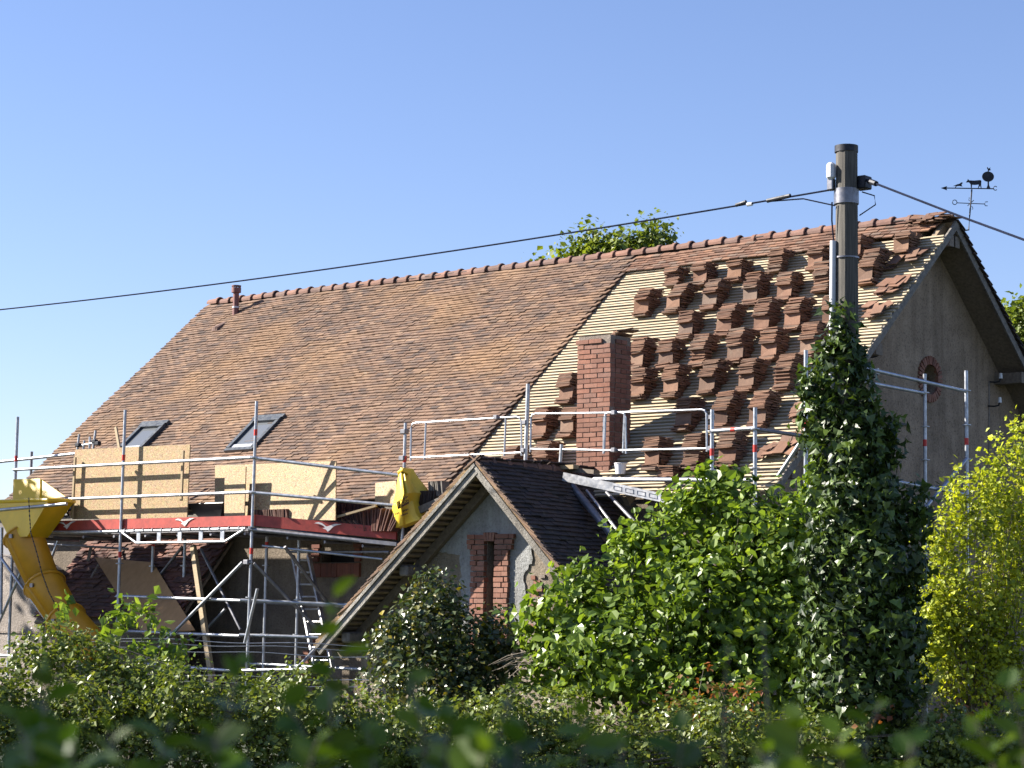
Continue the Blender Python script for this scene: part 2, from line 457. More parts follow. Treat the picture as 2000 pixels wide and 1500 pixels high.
def tile_field(parent, O, X, D, N, u0, u1, s0, s1, mat, keep=None, nparts=300, jitter=1.0, seed=1):
    """rows of overlapping tiles. O origin, X across, D down the slope, N normal"""
    r = np.random.default_rng(seed)
    X, D, N, O = [np.asarray(q, float) for q in (X, D, N, O)]
    mats = []
    row = 0; s = s0
    while s <= s1+1e-6:
        off = (row % 2)*TW/2
        u = u0 + TW/2 - off
        rowdn = r.normal(0, .0015)
        while u < u1:
            if keep is None or keep(u, s):
                tilt = math.radians(12.8 + r.normal(0, .8)*jitter)
                y = -D*math.cos(tilt) - N*math.sin(tilt)*1.0      # up the slope, sinking towards the roof
                x = X + (-D)*r.normal(0, .012)*jitter
                x = x - y*(x @ y); x /= np.linalg.norm(x)
                z = np.cross(x, y)
                uu = min(max(u, u0+TW*.3), u1-TW*.3)
                wav = .010*math.sin(uu*1.1+s*.7+seed)+.007*math.sin(uu*2.7-s*1.9)
                P = O + X*(uu + r.normal(0, .003)*jitter) + D*(s + r.normal(0, .003)*jitter + .012*math.sin(uu*.8+row*.35)+.006*math.sin(uu*2.3+row*.9)) + N*wav + N*(.058 + rowdn + r.normal(0, .0025)*jitter)
                mats.append(frame_mat(P, x*.992, y, z))
            u += TW
        s += TG; row += 1
    A = np.array(mats)
    dist = np.linalg.norm(A[:, :3, 3]-CAM, axis=1)
    order = np.argsort(dist)
    near, rest = order[:nparts], order[nparts:]
    me = tile_variant(TILE_FLAT[0], mat)
    for i in near: place('tile', me, mat, parent, A[i])
    if len(rest):
        B = A[rest]
        base = np.array([v.co[:] for v in TILE_FLAT[0].vertices])
        Fb = np.array([list(p.vertices) for p in TILE_FLAT[0].polygons])
        V = np.einsum('nij,kj->nki', B[:, :3, :3], base) + B[:, None, :3, 3]
        F = (Fb[None] + (np.arange(len(B))*len(base))[:, None, None]).reshape(-1, 4)
        m2 = mesh_from('tile_rows', V.reshape(-1, 3)-origin_of(parent), F)
        o = link_mesh('tile_rows', m2, mat, parent); o['kind'] = 'stuff'
    return A

# ------------------------------------------------------------------ bricks
BRICK = {}
def brick_mesh(sz, mat):
    k = (tuple(round(q, 3) for q in sz), mat)
    if k not in BRICK:
        b = MB().box((0, 0, 0), sz); m = mesh_from('brick', b.v, b.f); m.materials.append(MATS[mat]); BRICK[k] = m
    return BRICK[k]
def brick(parent, c, sz, mat='brick', rot=0.0, jit=.003, M=None, name='brick'):
    if M is None:
        a = rot + random.gauss(0, .012); ca, sa = math.cos(a), math.sin(a)
        M = np.eye(4); M[:2, :2] = [[ca, -sa], [sa, ca]]
        M[:3, 3] = np.asarray(c) + np.array([random.gauss(0, jit), random.gauss(0, jit), random.gauss(0, jit*.6)])
    return place(name, brick_mesh(sz, mat), mat, parent, M)

# ================================================================== ground
def ground():
    n = 60
    P = np.zeros((n+1, n+1, 3))
    xs = np.concatenate([-np.geomspace(2500, 6, n//2), [0], np.geomspace(6, 2500, n//2)])
    for i in range(n+1):
        for j in range(n+1):
            P[i, j] = (xs[i]-4, xs[j]-8, -.02 + .03*math.sin(xs[i]*.7)*math.cos(xs[j]*.9))
    o = MB().grid(P).build('ground', 'ground_soil'); struct(o)
ground()

from mathutils.geometry import tessellate_polygon
def wall_holes(mb, outer, holes, frame, thick):
    """outer/holes: 2D loops; frame(a,b)->3D point; thick: vector of the wall's depth"""
    loops = [outer] + holes
    flat = [p for l in loops for p in l]
    tris = tessellate_polygon([[Vector((p[0], p[1], 0)) for p in l] for l in loops])
    n = len(flat); A = [np.asarray(frame(*p), float) for p in flat]; t = np.asarray(thick, float)
    F = [tuple(x) for x in tris] + [tuple(i+n for i in reversed(x)) for x in tris]
    k = 0
    for l in loops:
        m = len(l)
        F += [(k+i, k+(i+1) % m, n+k+(i+1) % m, n+k+i) for i in range(m)]
        k += m
    return mb.add(A + [a+t for a in A], F)

# ================================================================== the farmhouse
house = thing('farmhouse', (-7.75, -4.35, 0), 'long farmhouse with steep clay tile roof half stripped to its battens', 'house')
WY, WU = 4.35, -0.45
zw = ZR - WY*math.tan(TH) - .05
# front wall with the small brick framed window under the scaffold
wa, wb = atY(628, 1082, -WY), atY(692, 1098, -WY)
hole = [(wa[0], wb[2]), (wb[0], wb[2]), (wb[0], wa[2]), (wa[0], wa[2])]
da, db = atY(612, 1268, -WY), atY(668, 1320, -WY)
door = [(da[0], 0.05), (db[0], 0.05), (db[0], da[2]), (da[0], da[2])]
mb = MB(); wall_holes(mb, [(-15.2, 0), (WU, 0), (WU, zw), (-15.2, zw)], [hole, door], lambda a, b: (a, -WY, b), (0, .35, 0))
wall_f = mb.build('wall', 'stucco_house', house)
mb = MB().box2((wa[0]-.1, -WY+.2, wb[2]-.1), (wb[0]+.1, -WY+.25, wa[2]+.1)); mb.build('window', 'void', house)
mb = MB().box2((da[0]-.1, -WY+.2, 0), (db[0]+.1, -WY+.26, da[2]+.1)); mb.build('door', 'timber_old', house)
nb = 17
for k in range(nb):
    u = wa[0]-.14 + (wb[0]-wa[0]+.28)*(k+.5)/nb
    brick(wall_f, (u, -WY-.012, wb[2]-.115), (.055, .06, .2), 'brick_dark')
for k in range(4):
    for u in (wa[0]-.09, wb[0]+.09):
        brick(wall_f, (u, -WY-.012, wb[2]+.04+k*.066), (.16 if k % 2 else .11, .06, .055), 'brick_dark')
for k in range(9):
    u = da[0]-.1 + (db[0]-da[0]+.2)*(k+.5)/9
    brick(wall_f, (u, -WY-.012, da[2]+.11), (.055, .06, .2), 'brick')
for k in range(7):
    brick(wall_f, (da[0]-.12, -WY-.012, da[2]-.05-k*.066), (.2 if k % 2 else .12, .06, .055), 'brick')
# gable walls
def gable_poly(): return [(-WY+.352, 0), (WY-.352, 0), (WY-.352, zw+.3), (0, ZR-.06), (-WY+.352, zw+.3)]
OC = atX(1815, 741, WU)
ocr = .215
circ = [(OC[1]+ocr*math.cos(a), OC[2]+ocr*math.sin(a)) for a in np.linspace(0, 2*math.pi, 33)[:-1]]
mb = MB(); wall_holes(mb, gable_poly(), [circ], lambda a, b: (WU, a, b), (-.35, 0, 0))
wall_g = mb.build('wall', 'stucco_gable', house)
mb = MB().box2((WU-.3, OC[1]-.4, OC[2]-.4), (WU-.26, OC[1]+.4, OC[2]+.4)); mb.build('window', 'brick_dark', house)
for k in range(30):
    a = 2*math.pi*k/30; c, s = math.cos(a), math.sin(a)
    M = np.eye(4); M[:3, 0] = (1, 0, 0); M[:3, 1] = (0, c, s); M[:3, 2] = (0, -s, c)
    M[:3, 3] = (WU+.0+random.uniform(0, .008), OC[1]+c*(ocr+.058), OC[2]+s*(ocr+.058))
    brick(wall_g, None, (.05, .115+random.uniform(-.006, .01), .042), 'brick', M=M)
mb = MB(); wall_holes(mb, gable_poly(), [], lambda a, b: (-15.2, a, b), (.35, 0, 0)); mb.build('wall', 'stucco_gable', house)
MB().box2((-15.2, WY-.35, 0), (WU, WY, zw)).build('wall', 'stucco', house)
MB().box2((-14.8, -WY+.4, 3.1), (WU-.4, WY-.4, 3.2)).build('attic_floor', 'attic_dark', house)
# the roof: part, its tiles, battens and ridge tiles the sub-parts
UT = -5.56                                  # where the tiles stop and the bare battens start
mb = MB()
def slab(mb, u0, u1, s0, s1, n0, n1, back=False):
    g = -1 if back else 1
    f = lambda u, s, h: (lambda p: (p[0], p[1]*g, p[2]))(rp(u, s, h))
    V = [f(u, s, h) for u in (u0, u1) for s in (s0, s1) for h in (n0, n1)]
    return mb.add(V, BOXF)
slab(mb, -15.47, UT-.04, .02, EAVE-.03, -.05, -.012)
roof_f = mb.build('roof', 'rafter', house)
tile_field(roof_f, (0, 0, ZR), (1, 0, 0), DS, NF, -15.52, UT+.02, .16, EAVE+.02, 'tile_old', seed=3, nparts=150)
tile_field(roof_f, (0, 0, ZR), (1, 0, 0), DS, NF, UT+.02, -.22, .16, .62, 'tile_red',
           keep=lambda u, s: s < .58 - max(0, (u+2.2)*.14) or s < .2, seed=4, nparts=150)
mb = MB(); slab(mb, -15.47, -.03, .02, EAVE, -.05, -.012, True)
roof_b = mb.build('roof', 'rafter', house)
tile_field(roof_b, (0, 0, ZR), (1, 0, 0), (0, math.cos(TH), -math.sin(TH)), (0, math.sin(TH), math.cos(TH)), -15.5, .03, .14, EAVE, 'tile_dark', seed=5, nparts=60)
# battens
BAT = None
nb = int((EAVE-.2)/TG)
for k in range(nb+1):
    s = .22 + k*TG
    if s < .45: continue
    u1 = .03 + random.uniform(-.02, .05)
    L = u1-(UT-.02)
    bm = MB().box((0, 0, 0), (L, .037, .027)); me = mesh_from('batten', bm.v, bm.f); me.materials.append(MATS['batten_wood'])
    a = random.gauss(0, .0014); x = np.array([1, 0, 0])*math.cos(a) + DS*math.sin(a)
    z = NF; y = np.cross(z, x)
    M = frame_mat(rp((u1+UT-.02)/2, s+random.gauss(0, .003), .004+random.gauss(0, .0015)), x, y, z)
    place('batten', me, 'batten_wood', roof_f, M)
for u in np.arange(UT+.18, 0, .52):
    b = MB(); V = [rp(uu, s, h) for uu in (u-.04, u+.04) for s in (.05, EAVE-.02) for h in (-.16, -.0125)]
    b.add(V, BOXF); b.build('rafter', 'rafter', roof_f)
# ridge tiles: tapered half rounds, wide end to the right
def ridge_mesh(i):
    n = 9; V = []; F = []
    prof = [(0, .078), (.235, .088), (.24, .104), (.295, .108), (.305, .102)]
    for x, r in prof:
        for k in range(n):
            a = math.pi*(-.06 + 1.12*k/(n-1)); V.append((x, math.cos(a)*r*1.05, math.sin(a)*r))
    for x, r in ((.305, .088), (.02, .066)):
        for k in range(n):
            a = math.pi*(-.06 + 1.12*k/(n-1)); V.append((x, math.cos(a)*r*1.05, math.sin(a)*r))
    m = len(prof)+2
    for i in range(m-1):
        for k in range(n-1): F.append((i*n+k, (i+1)*n+k, (i+1)*n+k+1, i*n+k+1))
    me = mesh_from('ridge_tile', V, F, False); me.materials.append(MATS['ridge_clay']); return me
RM = ridge_mesh(0)
ridge_r = roof_f
u = -15.52
while u < -.62:
    M = np.eye(4); a = random.gauss(0, .012); b_ = random.gauss(0, .010)
    M[:3, 0] = (math.cos(a), math.sin(a), b_); M[:3, 1] = (-math.sin(a), math.cos(a), 0)
    M[:3, 3] = (u, random.gauss(0, .004), ZR+.035+random.gauss(0, .004))
    place('ridge_tile', RM, 'ridge_clay', ridge_r, M); u += .297
# loose tiles piled on the bare end of the ridge
for k in range(17):
    a, b_ = random.uniform(-.5, .5), random.uniform(-.25, .25)
    x = np.array([math.cos(a), math.sin(a), b_*.3]); x /= np.linalg.norm(x)
    z = np.array([random.gauss(0, .12), random.gauss(-.25, .2), 1]); z -= x*(x@z); z /= np.linalg.norm(z); y = np.cross(z, x)
    place('tile', tile_variant(random.choice(TILE_BENT), 'tile_red'), 'tile_red', roof_f,
          frame_mat(np.array([-.62+.037*k, -.18+random.uniform(-.08, .05), ZR-.06+random.uniform(0, .10)]), x, y, z))
# bargeboards and soffits
for g in (1, -1):
    f = lambda u, s, h: (lambda p: (p[0], p[1]*g, p[2]))(rp(u, s, h))
    for (u0, nm) in ((.0, 'bargeboard'), (-15.5, 'bargeboard')):
        b = MB(); V = [f(uu+.004*g, s, h) for uu in (u0, u0+.03) for s in (-.0, EAVE+.02) for h in (-.115, -.014)]
        b.add(V, BOXF); b.build(nm, 'timber_grey', house)
    b = MB(); V = [f(uu, s, h) for uu in (WU-.3, -.002) for s in (.1, EAVE) for h in (-.075, -.053)]
    if g == -1: b.add(V, BOXF); b.build('soffit', 'timber_old', house)
for s in (.25, 2.9, 5.6):
    p = rp(0, s, -.19)
    MB().box2((WU-.3, -p[1]-.08, p[2]-.09), (-.002, -p[1]+.08, p[2]+.07)).build('purlin', 'timber_old', house)
    MB().box2((WU-.3, p[1]-.08, p[2]-.09), (-.002, p[1]+.08, p[2]+.07)).build('purlin', 'timber_old', house)
MB().box2((-15.45, -4.66, 3.09), (-5.5, -4.63, 3.24)).build('fascia_board', 'timber_grey', house)

# skylights
def skylight(px):
    (x0, y0), (x1, y1), (x2, y2) = px
    a = roof(x0, y0); b = roof(x1, y1); c = roof(x2, y2)
    ua, ub = a[0], b[0]; sa = np.hypot(a[1], a[2]-ZR); sb = np.hypot(c[1], c[2]-ZR)
    b_ = MB(); w = .07
    def bx(u0, u1, s0, s1, n0, n1): b_.add([rp(u, s, h) for u in (u0, u1) for s in (s0, s1) for h in (n0, n1)], BOXF)
    bx(ua, ub, sa, sa+w, .02, .13); bx(ua, ub, sb-w, sb, .02, .115)
    bx(ua, ua+w, sa+w, sb-w, .02, .125); bx(ub-w, ub, sa+w, sb-w, .02, .125)
    sk = b_.build('skylight', 'frame_grey', house)
    q = MB(); q.add([rp(u, s, h) for u in (ua+w, ub-w) for s in (sa+w, sb-w) for h in (.05, .085)], BOXF)
    q.build('pane', 'pane_glass', sk)
    q = MB(); q.add([rp(u, s, h) for u in (ua-.03, ub+.03) for s in (sa-.09, sa-.004) for h in (.03, .128)], BOXF)
    q.build('hood', 'frame_grey', sk)
    q = MB(); q.add([rp(u, s, h) for u in (ua+w, ub-w) for s in (sb-w-.1, sb-w-.004) for h in (.09, .1)], BOXF)
    q.build('sill', 'sheet_grey', sk)
skylight([(281, 841), (327, 840), (232, 893)])
skylight([(501, 830), (556, 826), (442, 891)])
# vent pipe and vent tile
pb = roof(460, 620)
b = MB(); b.tube(pb-[0, 0, .1], pb+[0, 0, .19], .058, 14); vp = b.build('vent_pipe', 'pipe_brown', house, True)
MB().tube(pb+[0, 0, .17], pb+[0, 0, .20], .066, 14).build('collar', 'pvc_white', vp, True)
MB().tube(pb+[0, 0, .195], pb+[0, 0, .46], .054, 14).build('flue', 'pipe_brown', vp, True)
b = MB(); b.tube(pb+[0, 0, .455], pb+[0, 0, .54], .088, 16)
for k in range(8):
    a = k*math.pi/4; c = pb + np.array([math.cos(a)*.07, math.sin(a)*.07, 0]); b.bar(c+[0, 0, .54], c+[0, 0, .57], .018, .018)
b.tube(pb+[0, 0, .57], pb+[0, 0, .585], .088, 16); b.build('cap', 'pipe_brown', vp, True)
vt = roof(427, 649)
vu, vs = vt[0], np.hypot(vt[1], vt[2]-ZR)
b = MB()
prof = [(.0, .0), (.0, .05), (.05, .105), (.2, .07), (.33, .03)]
rows = []
for s, h in prof:
    rows.append([rp(vu+x*.085*(1 if s < .3 else .8), vs+.08-s, .035+h*hh) for x, hh in ((-1, 0), (-.8, .8), (-.3, 1), (.3, 1), (.8, .8), (1, 0))])
b.grid(rows); b.build('vent_tile', 'ridge_clay', house)

# chimney: mortar core and a brick of its own for every brick
CU0, CU1, CY0, CY1, CZ0, CZ1 = -3.37, -2.805, -4.3, -3.83, 3.25, 5.5
mb = MB().box2((CU0+.012, CY0+.012, CZ0), (CU1-.012, CY1-.012, CZ1-.02))
chim = mb.build('chimney', 'mortar', house)
pitch = .0662; nc = int((CZ1-CZ0)/pitch)
for k in range(nc):
    z = CZ0 + pitch*(k+.5); ex = .018 if k >= nc-1 else 0.0
    lens = [.105, .215, .215] if k % 2 else [.215, .215, .105]
    for y in (CY0+.052-ex, CY1-.052+ex):
        u = CU0-ex
        for L in lens:
            if not (k == nc-1 and random.random() < .35 and y < -4):
                brick(chim, (u+L/2, y, z), (L-.002, .104, .055), 'brick')
            u += L+.0125
    for x in (CU0+.052-ex, CU1-.052+ex):
        g = CY1-CY0-.208-.02
        if k % 2: brick(chim, (x, (CY0+CY1)/2, z), (.104, g, .055), 'brick')
        else:
            brick(chim, (x, (CY0+CY1)/2-g/4-.003, z), (.104, g/2-.008, .055), 'brick')
            brick(chim, (x, (CY0+CY1)/2+g/4+.003, z), (.104, g/2-.008, .055), 'brick')
for k in range(7):
    a = random.uniform(-.6, .6); x = np.array([math.cos(a), math.sin(a), random.gauss(0, .06)]); x /= np.linalg.norm(x)
    z = np.array([random.gauss(0, .1), random.gauss(0, .1), 1]); z -= x*(x@z); z /= np.linalg.norm(z)
    place('tile', tile_variant(random.choice(TILE_BENT), 'tile_red'), 'tile_red', chim, frame_mat(np.array([-3.0+.03*k, -4.15+random.uniform(0, .15), 5.5+.012*k*.8]), x, np.cross(z, x), z))

# weather vane brackets on the gable, ceramic insulators with their iron hooks
def insulator(px, py):
    p = atX(px, py, WU)
    b = MB(); b.path([p, p+[.10, 0, -.01], p+[.17, 0, 0], p+[.19, 0, .05]], .012, 8)
    o = b.build('insulator_hook', 'iron_black', house, True)
    MB().tube(p+[.19, 0, .04], p+[.19, 0, .12], .03, 10, .022).build('insulator', 'porcelain', o, True)
for q in ((1932, 746), (1930, 793), (1692, 697), (1690, 738)): insulator(*q)
p0, p1 = atX(1932, 745, WU+.006), atX(1932, 900, WU+.006)
MB().bar(p0, p1, .012, .02).build('conduit', 'cement', house)
p = atX(1745, 826, WU); MB().bar(p, p+np.array([.02, .36, .0]), .03, .03).build('wall_anchor', 'iron_black', house)

# ================================================================== the gabled wing in front
AU, AZ, AY = -3.13, 3.61, -6.63
TLf, TRt = .857, .985
AW = -6.2
wing = thing('gabled_wing', (AU, AW, 0), 'small gabled wing with dark tiled roof and brick slit window', 'outbuilding')
LE, RE = 2.75, 2.55                                # run from ridge to eave, left and right
zl = lambda d: AZ - d*TLf
zr = lambda d: AZ - d*TRt
off = .13
w0, w1 = atY(955, 1057, AW), atY(968, 1200, AW)
su0, su1, sz0, sz1 = -3.285, -3.125, 1.35, w0[2]
outer = [(AU-2.35, 0), (AU+2.1, 0), (AU+2.1, zr(2.1)-off), (AU, AZ-off-.02), (AU-2.35, zl(2.35)-off)]
slit = [(su0, sz0), (su1, sz0), (su1, sz1), (su0, sz1)]
mb = MB(); wall_holes(mb, outer, [slit], lambda a, b: (a, AW, b), (0, .35, 0)); aw = mb.build('wall', 'stucco', wing)
# pale plaster on the upper part and beside the window
def inset(poly, d): return [(AU + (x-AU), z) for x, z in poly]
ph = [(AU-1.28, zl(1.28)-off-.02), (AU-.80, 2.46), (AU-.66, 2.44), (AU-.60, 2.40), (AU-.62, 1.4), (AU-.1, 1.38), (AU+.42, 1.6), (AU+.50, 1.95), (AU+.46, 2.2), (AU+.62, 2.42), (AU+.58, 2.62),
      (AU+.75, zr(.75)-off-.02), (AU, AZ-off-.05)]
slit2 = [(su0-.02, 1.45), (su1+.02, 1.45), (su1+.02, sz1+.02), (su0-.02, sz1+.02)]
def rough_edge(poly, amp, seed):
    r = np.random.default_rng(seed); out = []
    for i, p in enumerate(poly):
        q = poly[(i+1) % len(poly)]; L = math.hypot(q[0]-p[0], q[1]-p[1]); n = max(1, int(L/.05))
        for k in range(n):
            t = k/n; a = amp*(0 if i >= len(poly)-2 or i == 0 else 1)
            out.append((p[0]+(q[0]-p[0])*t+r.normal(0, a), p[1]+(q[1]-p[1])*t+r.normal(0, a)))
    return out
ph = [ph[0], (AU-1.02, 2.50), (AU-.80, 2.49), (AU-.60, 2.47), (AU-.58, 2.0), (AU-.61, 1.4)] + ph[5:]
ph = rough_edge(ph, .012, 8)
mb = MB(); wall_holes(mb, ph, [slit2], lambda a, b: (a, AW-.018, b), (0, .014, 0)); mb.build('plaster_patch', 'plaster_pale', wing)
# loose plaster hole showing rubble, right of the window
for k in range(34):
    u = AU + .62 + random.uniform(-.08, .16); z = random.uniform(1.55, 2.2)
    brick(aw, (u+.05*math.sin(z*9), AW-.006, z), (random.uniform(.05, .11), .04, random.uniform(.035, .06)), random.choice(['brick', 'tile_red', 'mortar']), rot=0, name='rubble_stone')
# brick surround
MB().box2((su0-.2, AW+.16, sz0-.1), (su1+.2, AW+.2, sz1+.1)).build('window', 'brick_dark', wing)
zc = sz1+.09; k = 0
while zc > 1.36:
    z = zc - .033
    top = k < 3
    if z > sz1: 
        le = [(su0-.30, .2), (su0-.085, .15)] if k % 2 else [(su0-.30, .12), (su0-.165, .22)]
        for a, L in le: brick(aw, (a+L/2, AW-.022, z), (L, .09, .056), 'brick')
        for a, L in ([(su1+.02, .14), (su1+.175, .14)] if k % 2 else [(su1+.02, .21), (su1+.245, .08)]): brick(aw, (a+L/2, AW-.022, z), (L, .09, .056), 'brick')
    else:
        e = .30 if top else .235
        if k % 2:
            for s, e0 in ((-1, su0), (1, su1)):
                brick(aw, (e0+s*(e*.27), AW-.022, z), (e*.5, .09, .056), 'brick'); brick(aw, (e0+s*(e*.78), AW-.022, z), (e*.42, .09, .056), 'brick')
        else:
            for s, e0 in ((-1, su0), (1, su1)):
                brick(aw, (e0+s*(e*.36+.002), AW-.022, z), (e*.68, .09, .056), 'brick'); brick(aw, (e0+s*(e*.86), AW-.022, z), (e*.22, .09, .056), 'brick')
    zc -= .068; k += 1
for k in range(4):
    u = su0 - .01 + .18*(k+.5)/4
    M = np.eye(4); a = (k-1.5)*.12; M[:3, 0] = (math.cos(a), 0, -math.sin(a)); M[:3, 2] = (math.sin(a), 0, math.cos(a)); M[:3, 3] = (u, AW-.03, sz1+.052)
    brick(aw, None, (.038, .09, .11), 'brick', M=M)
MB().box2((AU-2.35, AW+.35, 0), (AU-2.05, -4.4, zl(2.35)-off)).build('wall', 'stucco', wing)
MB().box2((AU+1.8, AW+.35, 0), (AU+2.1, -4.4, zr(2.1)-off)).build('wall', 'stucco', wing)
# its two slopes; they run back until they meet the big roof
sides = []
for nm, t, run, g, nparts, seed in (('right', TRt, RE, 1, 300, 21), ('left', TLf, LE, -1, 80, 22)):
    ang = math.atan(t); D = np.array([g*math.cos(ang), 0, -math.sin(ang)]); N = np.array([g*math.sin(ang), 0, math.cos(ang)])
    Xd = np.array([0, 1.0, 0]) if g > 0 else np.array([0, -1.0, 0])
    Sl = run/math.cos(ang)
    yb = lambda s: -(ZR-(AZ-s*math.sin(ang)))/math.tan(TH)        # where the slope meets the main roof plane
    lim = lambda s: min(yb(s)+.0, -4.36)
    b = MB()
    f = lambda y, s, h: np.array([AU, y, AZ]) + D*s + N*h
    b.add([f(AY+.02, .0, -.05), f(AY+.02, .0, -.015), f(AY+.02, Sl, -.05), f(AY+.02, Sl, -.015),
           f(lim(0), .0, -.05), f(lim(0), .0, -.015), f(-4.36, Sl, -.05), f(-4.36, Sl, -.015)], [(0, 1, 3, 2), (4, 6, 7, 5), (0, 4, 5, 1), (2, 3, 7, 6), (0, 2, 6, 4), (1, 5, 7, 3)])
    rf = b.build('roof', 'timber_old', wing); sides.append((rf, D, N, Sl, f))
    u0, u1 = (AY, -4.30) if g > 0 else (4.30, -AY)
    tile_field(rf, (AU, 0, AZ), Xd, D, N, u0, u1, .12, Sl, 'tile_dark', keep=None, nparts=nparts, jitter=1.5, seed=seed)
    # battens under the overhang
    for k, s in enumerate(np.arange(.2, Sl, .105)):
        a, c = f(AY+.03, s, -.072), f(AW, s, -.072)
        MB().bar(a, c, .045, .03, up=N).build('batten', 'rafter', rf)
    # barge board, rafter against the wall
    b = MB(); b.add([f(y, s, h) for y in (AY-.03+.004*g, AY+.012+.004*g) for s in (-.01, Sl) for h in ((-.10 if g > 0 else -.13), -.0)], BOXF); b.build('bargeboard', 'board_weathered', wing)
    b = MB(); b.add([f(y, s, h) for y in (AY-.04+.004*g, AY+.03+.004*g) for s in (.03, Sl) for h in (.002, .042)], BOXF); b.build('verge_mortar', 'lichen', wing)
    b = MB(); b.add([f(y, s, h) for y in (AY-.052+.004*g, AY-.031+.004*g) for s in (0, Sl) for h in (-.045, -.004)], BOXF); b.build('cover_strip', 'board_weathered', wing)
    b = MB(); b.add([f(y, s, h) for y in (AW-.10+.004*g, AW-.024+.004*g) for s in (.05, Sl) for h in (-.2, -.09)], BOXF); b.build('rafter', 'timber_old', wing)
# verge tiles along the front edge, weathered orange
for rf, D, N, Sl, f in sides:
    s = .1
    while s < Sl:
        x = np.array([0, 1.0, 0]); y = -D; z = N
        if np.cross(x, y) @ z < 0: x = -x
        y2 = y*math.cos(.17)-z*math.sin(.17); z2 = np.cross(x, y2)
        place('verge_tile', tile_variant(TILE_FLAT[0], 'tile_old'), 'tile_old', rf, frame_mat(f(AY+.0+random.gauss(0, .008), s, .05+random.gauss(0, .003)), x*.55, y2, z2))
        s += .077
for y in np.arange(AY, -4.45, .3):
    M = np.eye(4); M[:3, 0] = (0, 1, 0); M[:3, 1] = (-1, 0, 0); M[:3, 3] = (AU, y, AZ-.0)
    M[:3, :3] *= .95
    place('ridge_tile', RM, 'ridge_clay', sides[0][0], M)
# purlin ends below the overhang
for d, tt, g in ((1.28, TLf, -1), (2.3, TLf, -1)):
    c = np.array([AU+g*d, 0, AZ-d*tt-.25])
    MB().bar((c[0], AY+.06, c[2]), (c[0], AW+.1, c[2]+.01), .15, .14).build('purlin', 'timber_grey', wing, bevel=.02)

# ================================================================== lean-to and cement wall on the left
LU0, LU1 = -13.35, -10.0
lean = thing('lean_to', ((LU0+LU1)/2, -5, 0), 'low lean-to with dark red tile roof in the shade under the scaffold', 'shed')
ang = rad(50); D = np.array([0, -math.cos(ang), -math.sin(ang)]); N = np.array([0, -math.sin(ang), math.cos(ang)])
O = np.array([0, -4.4, 2.82]); SlL = 1.7
b = MB(); b.add([O+D*s+N*h+[u, 0, 0] for u in (LU0, LU1) for s in (0, SlL) for h in (-.06, -.014)], BOXF); rf = b.build('roof', 'timber_old', lean)
tile_field(rf, O, (1, 0, 0), D, N, LU0, LU1, .1, SlL, 'tile_lean', nparts=300, jitter=2.2, seed=31)
MB().box2((LU0+.1, -5.35, 0), (LU1-.1, -5.1, 1.5)).build('wall', 'stucco', lean)
cw = thing('cement_wall', (-14.4, -5.3, 0), 'rough cement wall with a brick pier behind the yellow chute', 'wall')
b = MB(); wall_holes(b, [(-14.95, 0), (-13.3, 0), (-13.3, 2.35), (-13.7, 2.5), (-14.95, 2.62)], [], lambda a, c: (a, -5.35, c), (0, .4, 0)); w = b.build('wall', 'cement', cw)
MB().box2((-14.95, -5.37, 1.33), (-13.3, -5.34, 1.36)).build('joint', 'mortar', cw)
MB().box2((-14.95, -5.37, .78), (-13.3, -5.34, .81)).build('joint', 'mortar', cw)
for k in range(38):
    z = .03+.068*k
    for L, c in ([(.21, -14.85), (.10, -14.68)] if k % 2 else [(.10, -14.9), (.21, -14.73)]):
        brick(w, (c, -5.38, z), (L, .1, .056), 'brick')
# dark slate roof just showing on the far left
b = MB(); a0, a1 = atY(-60, 934, -3), atY(26, 934, -3)
b.prism([(a0[0], -3.2, 2.5), (a0[0], -2.0, 3.72), (a0[0], -.4, 2.5)], (a1[0]-a0[0], 0, 0))
o = b.build('slate_roof', 'slate', None); tag(o, 'dark slate roof just showing behind the chute at the left edge', 'roof')

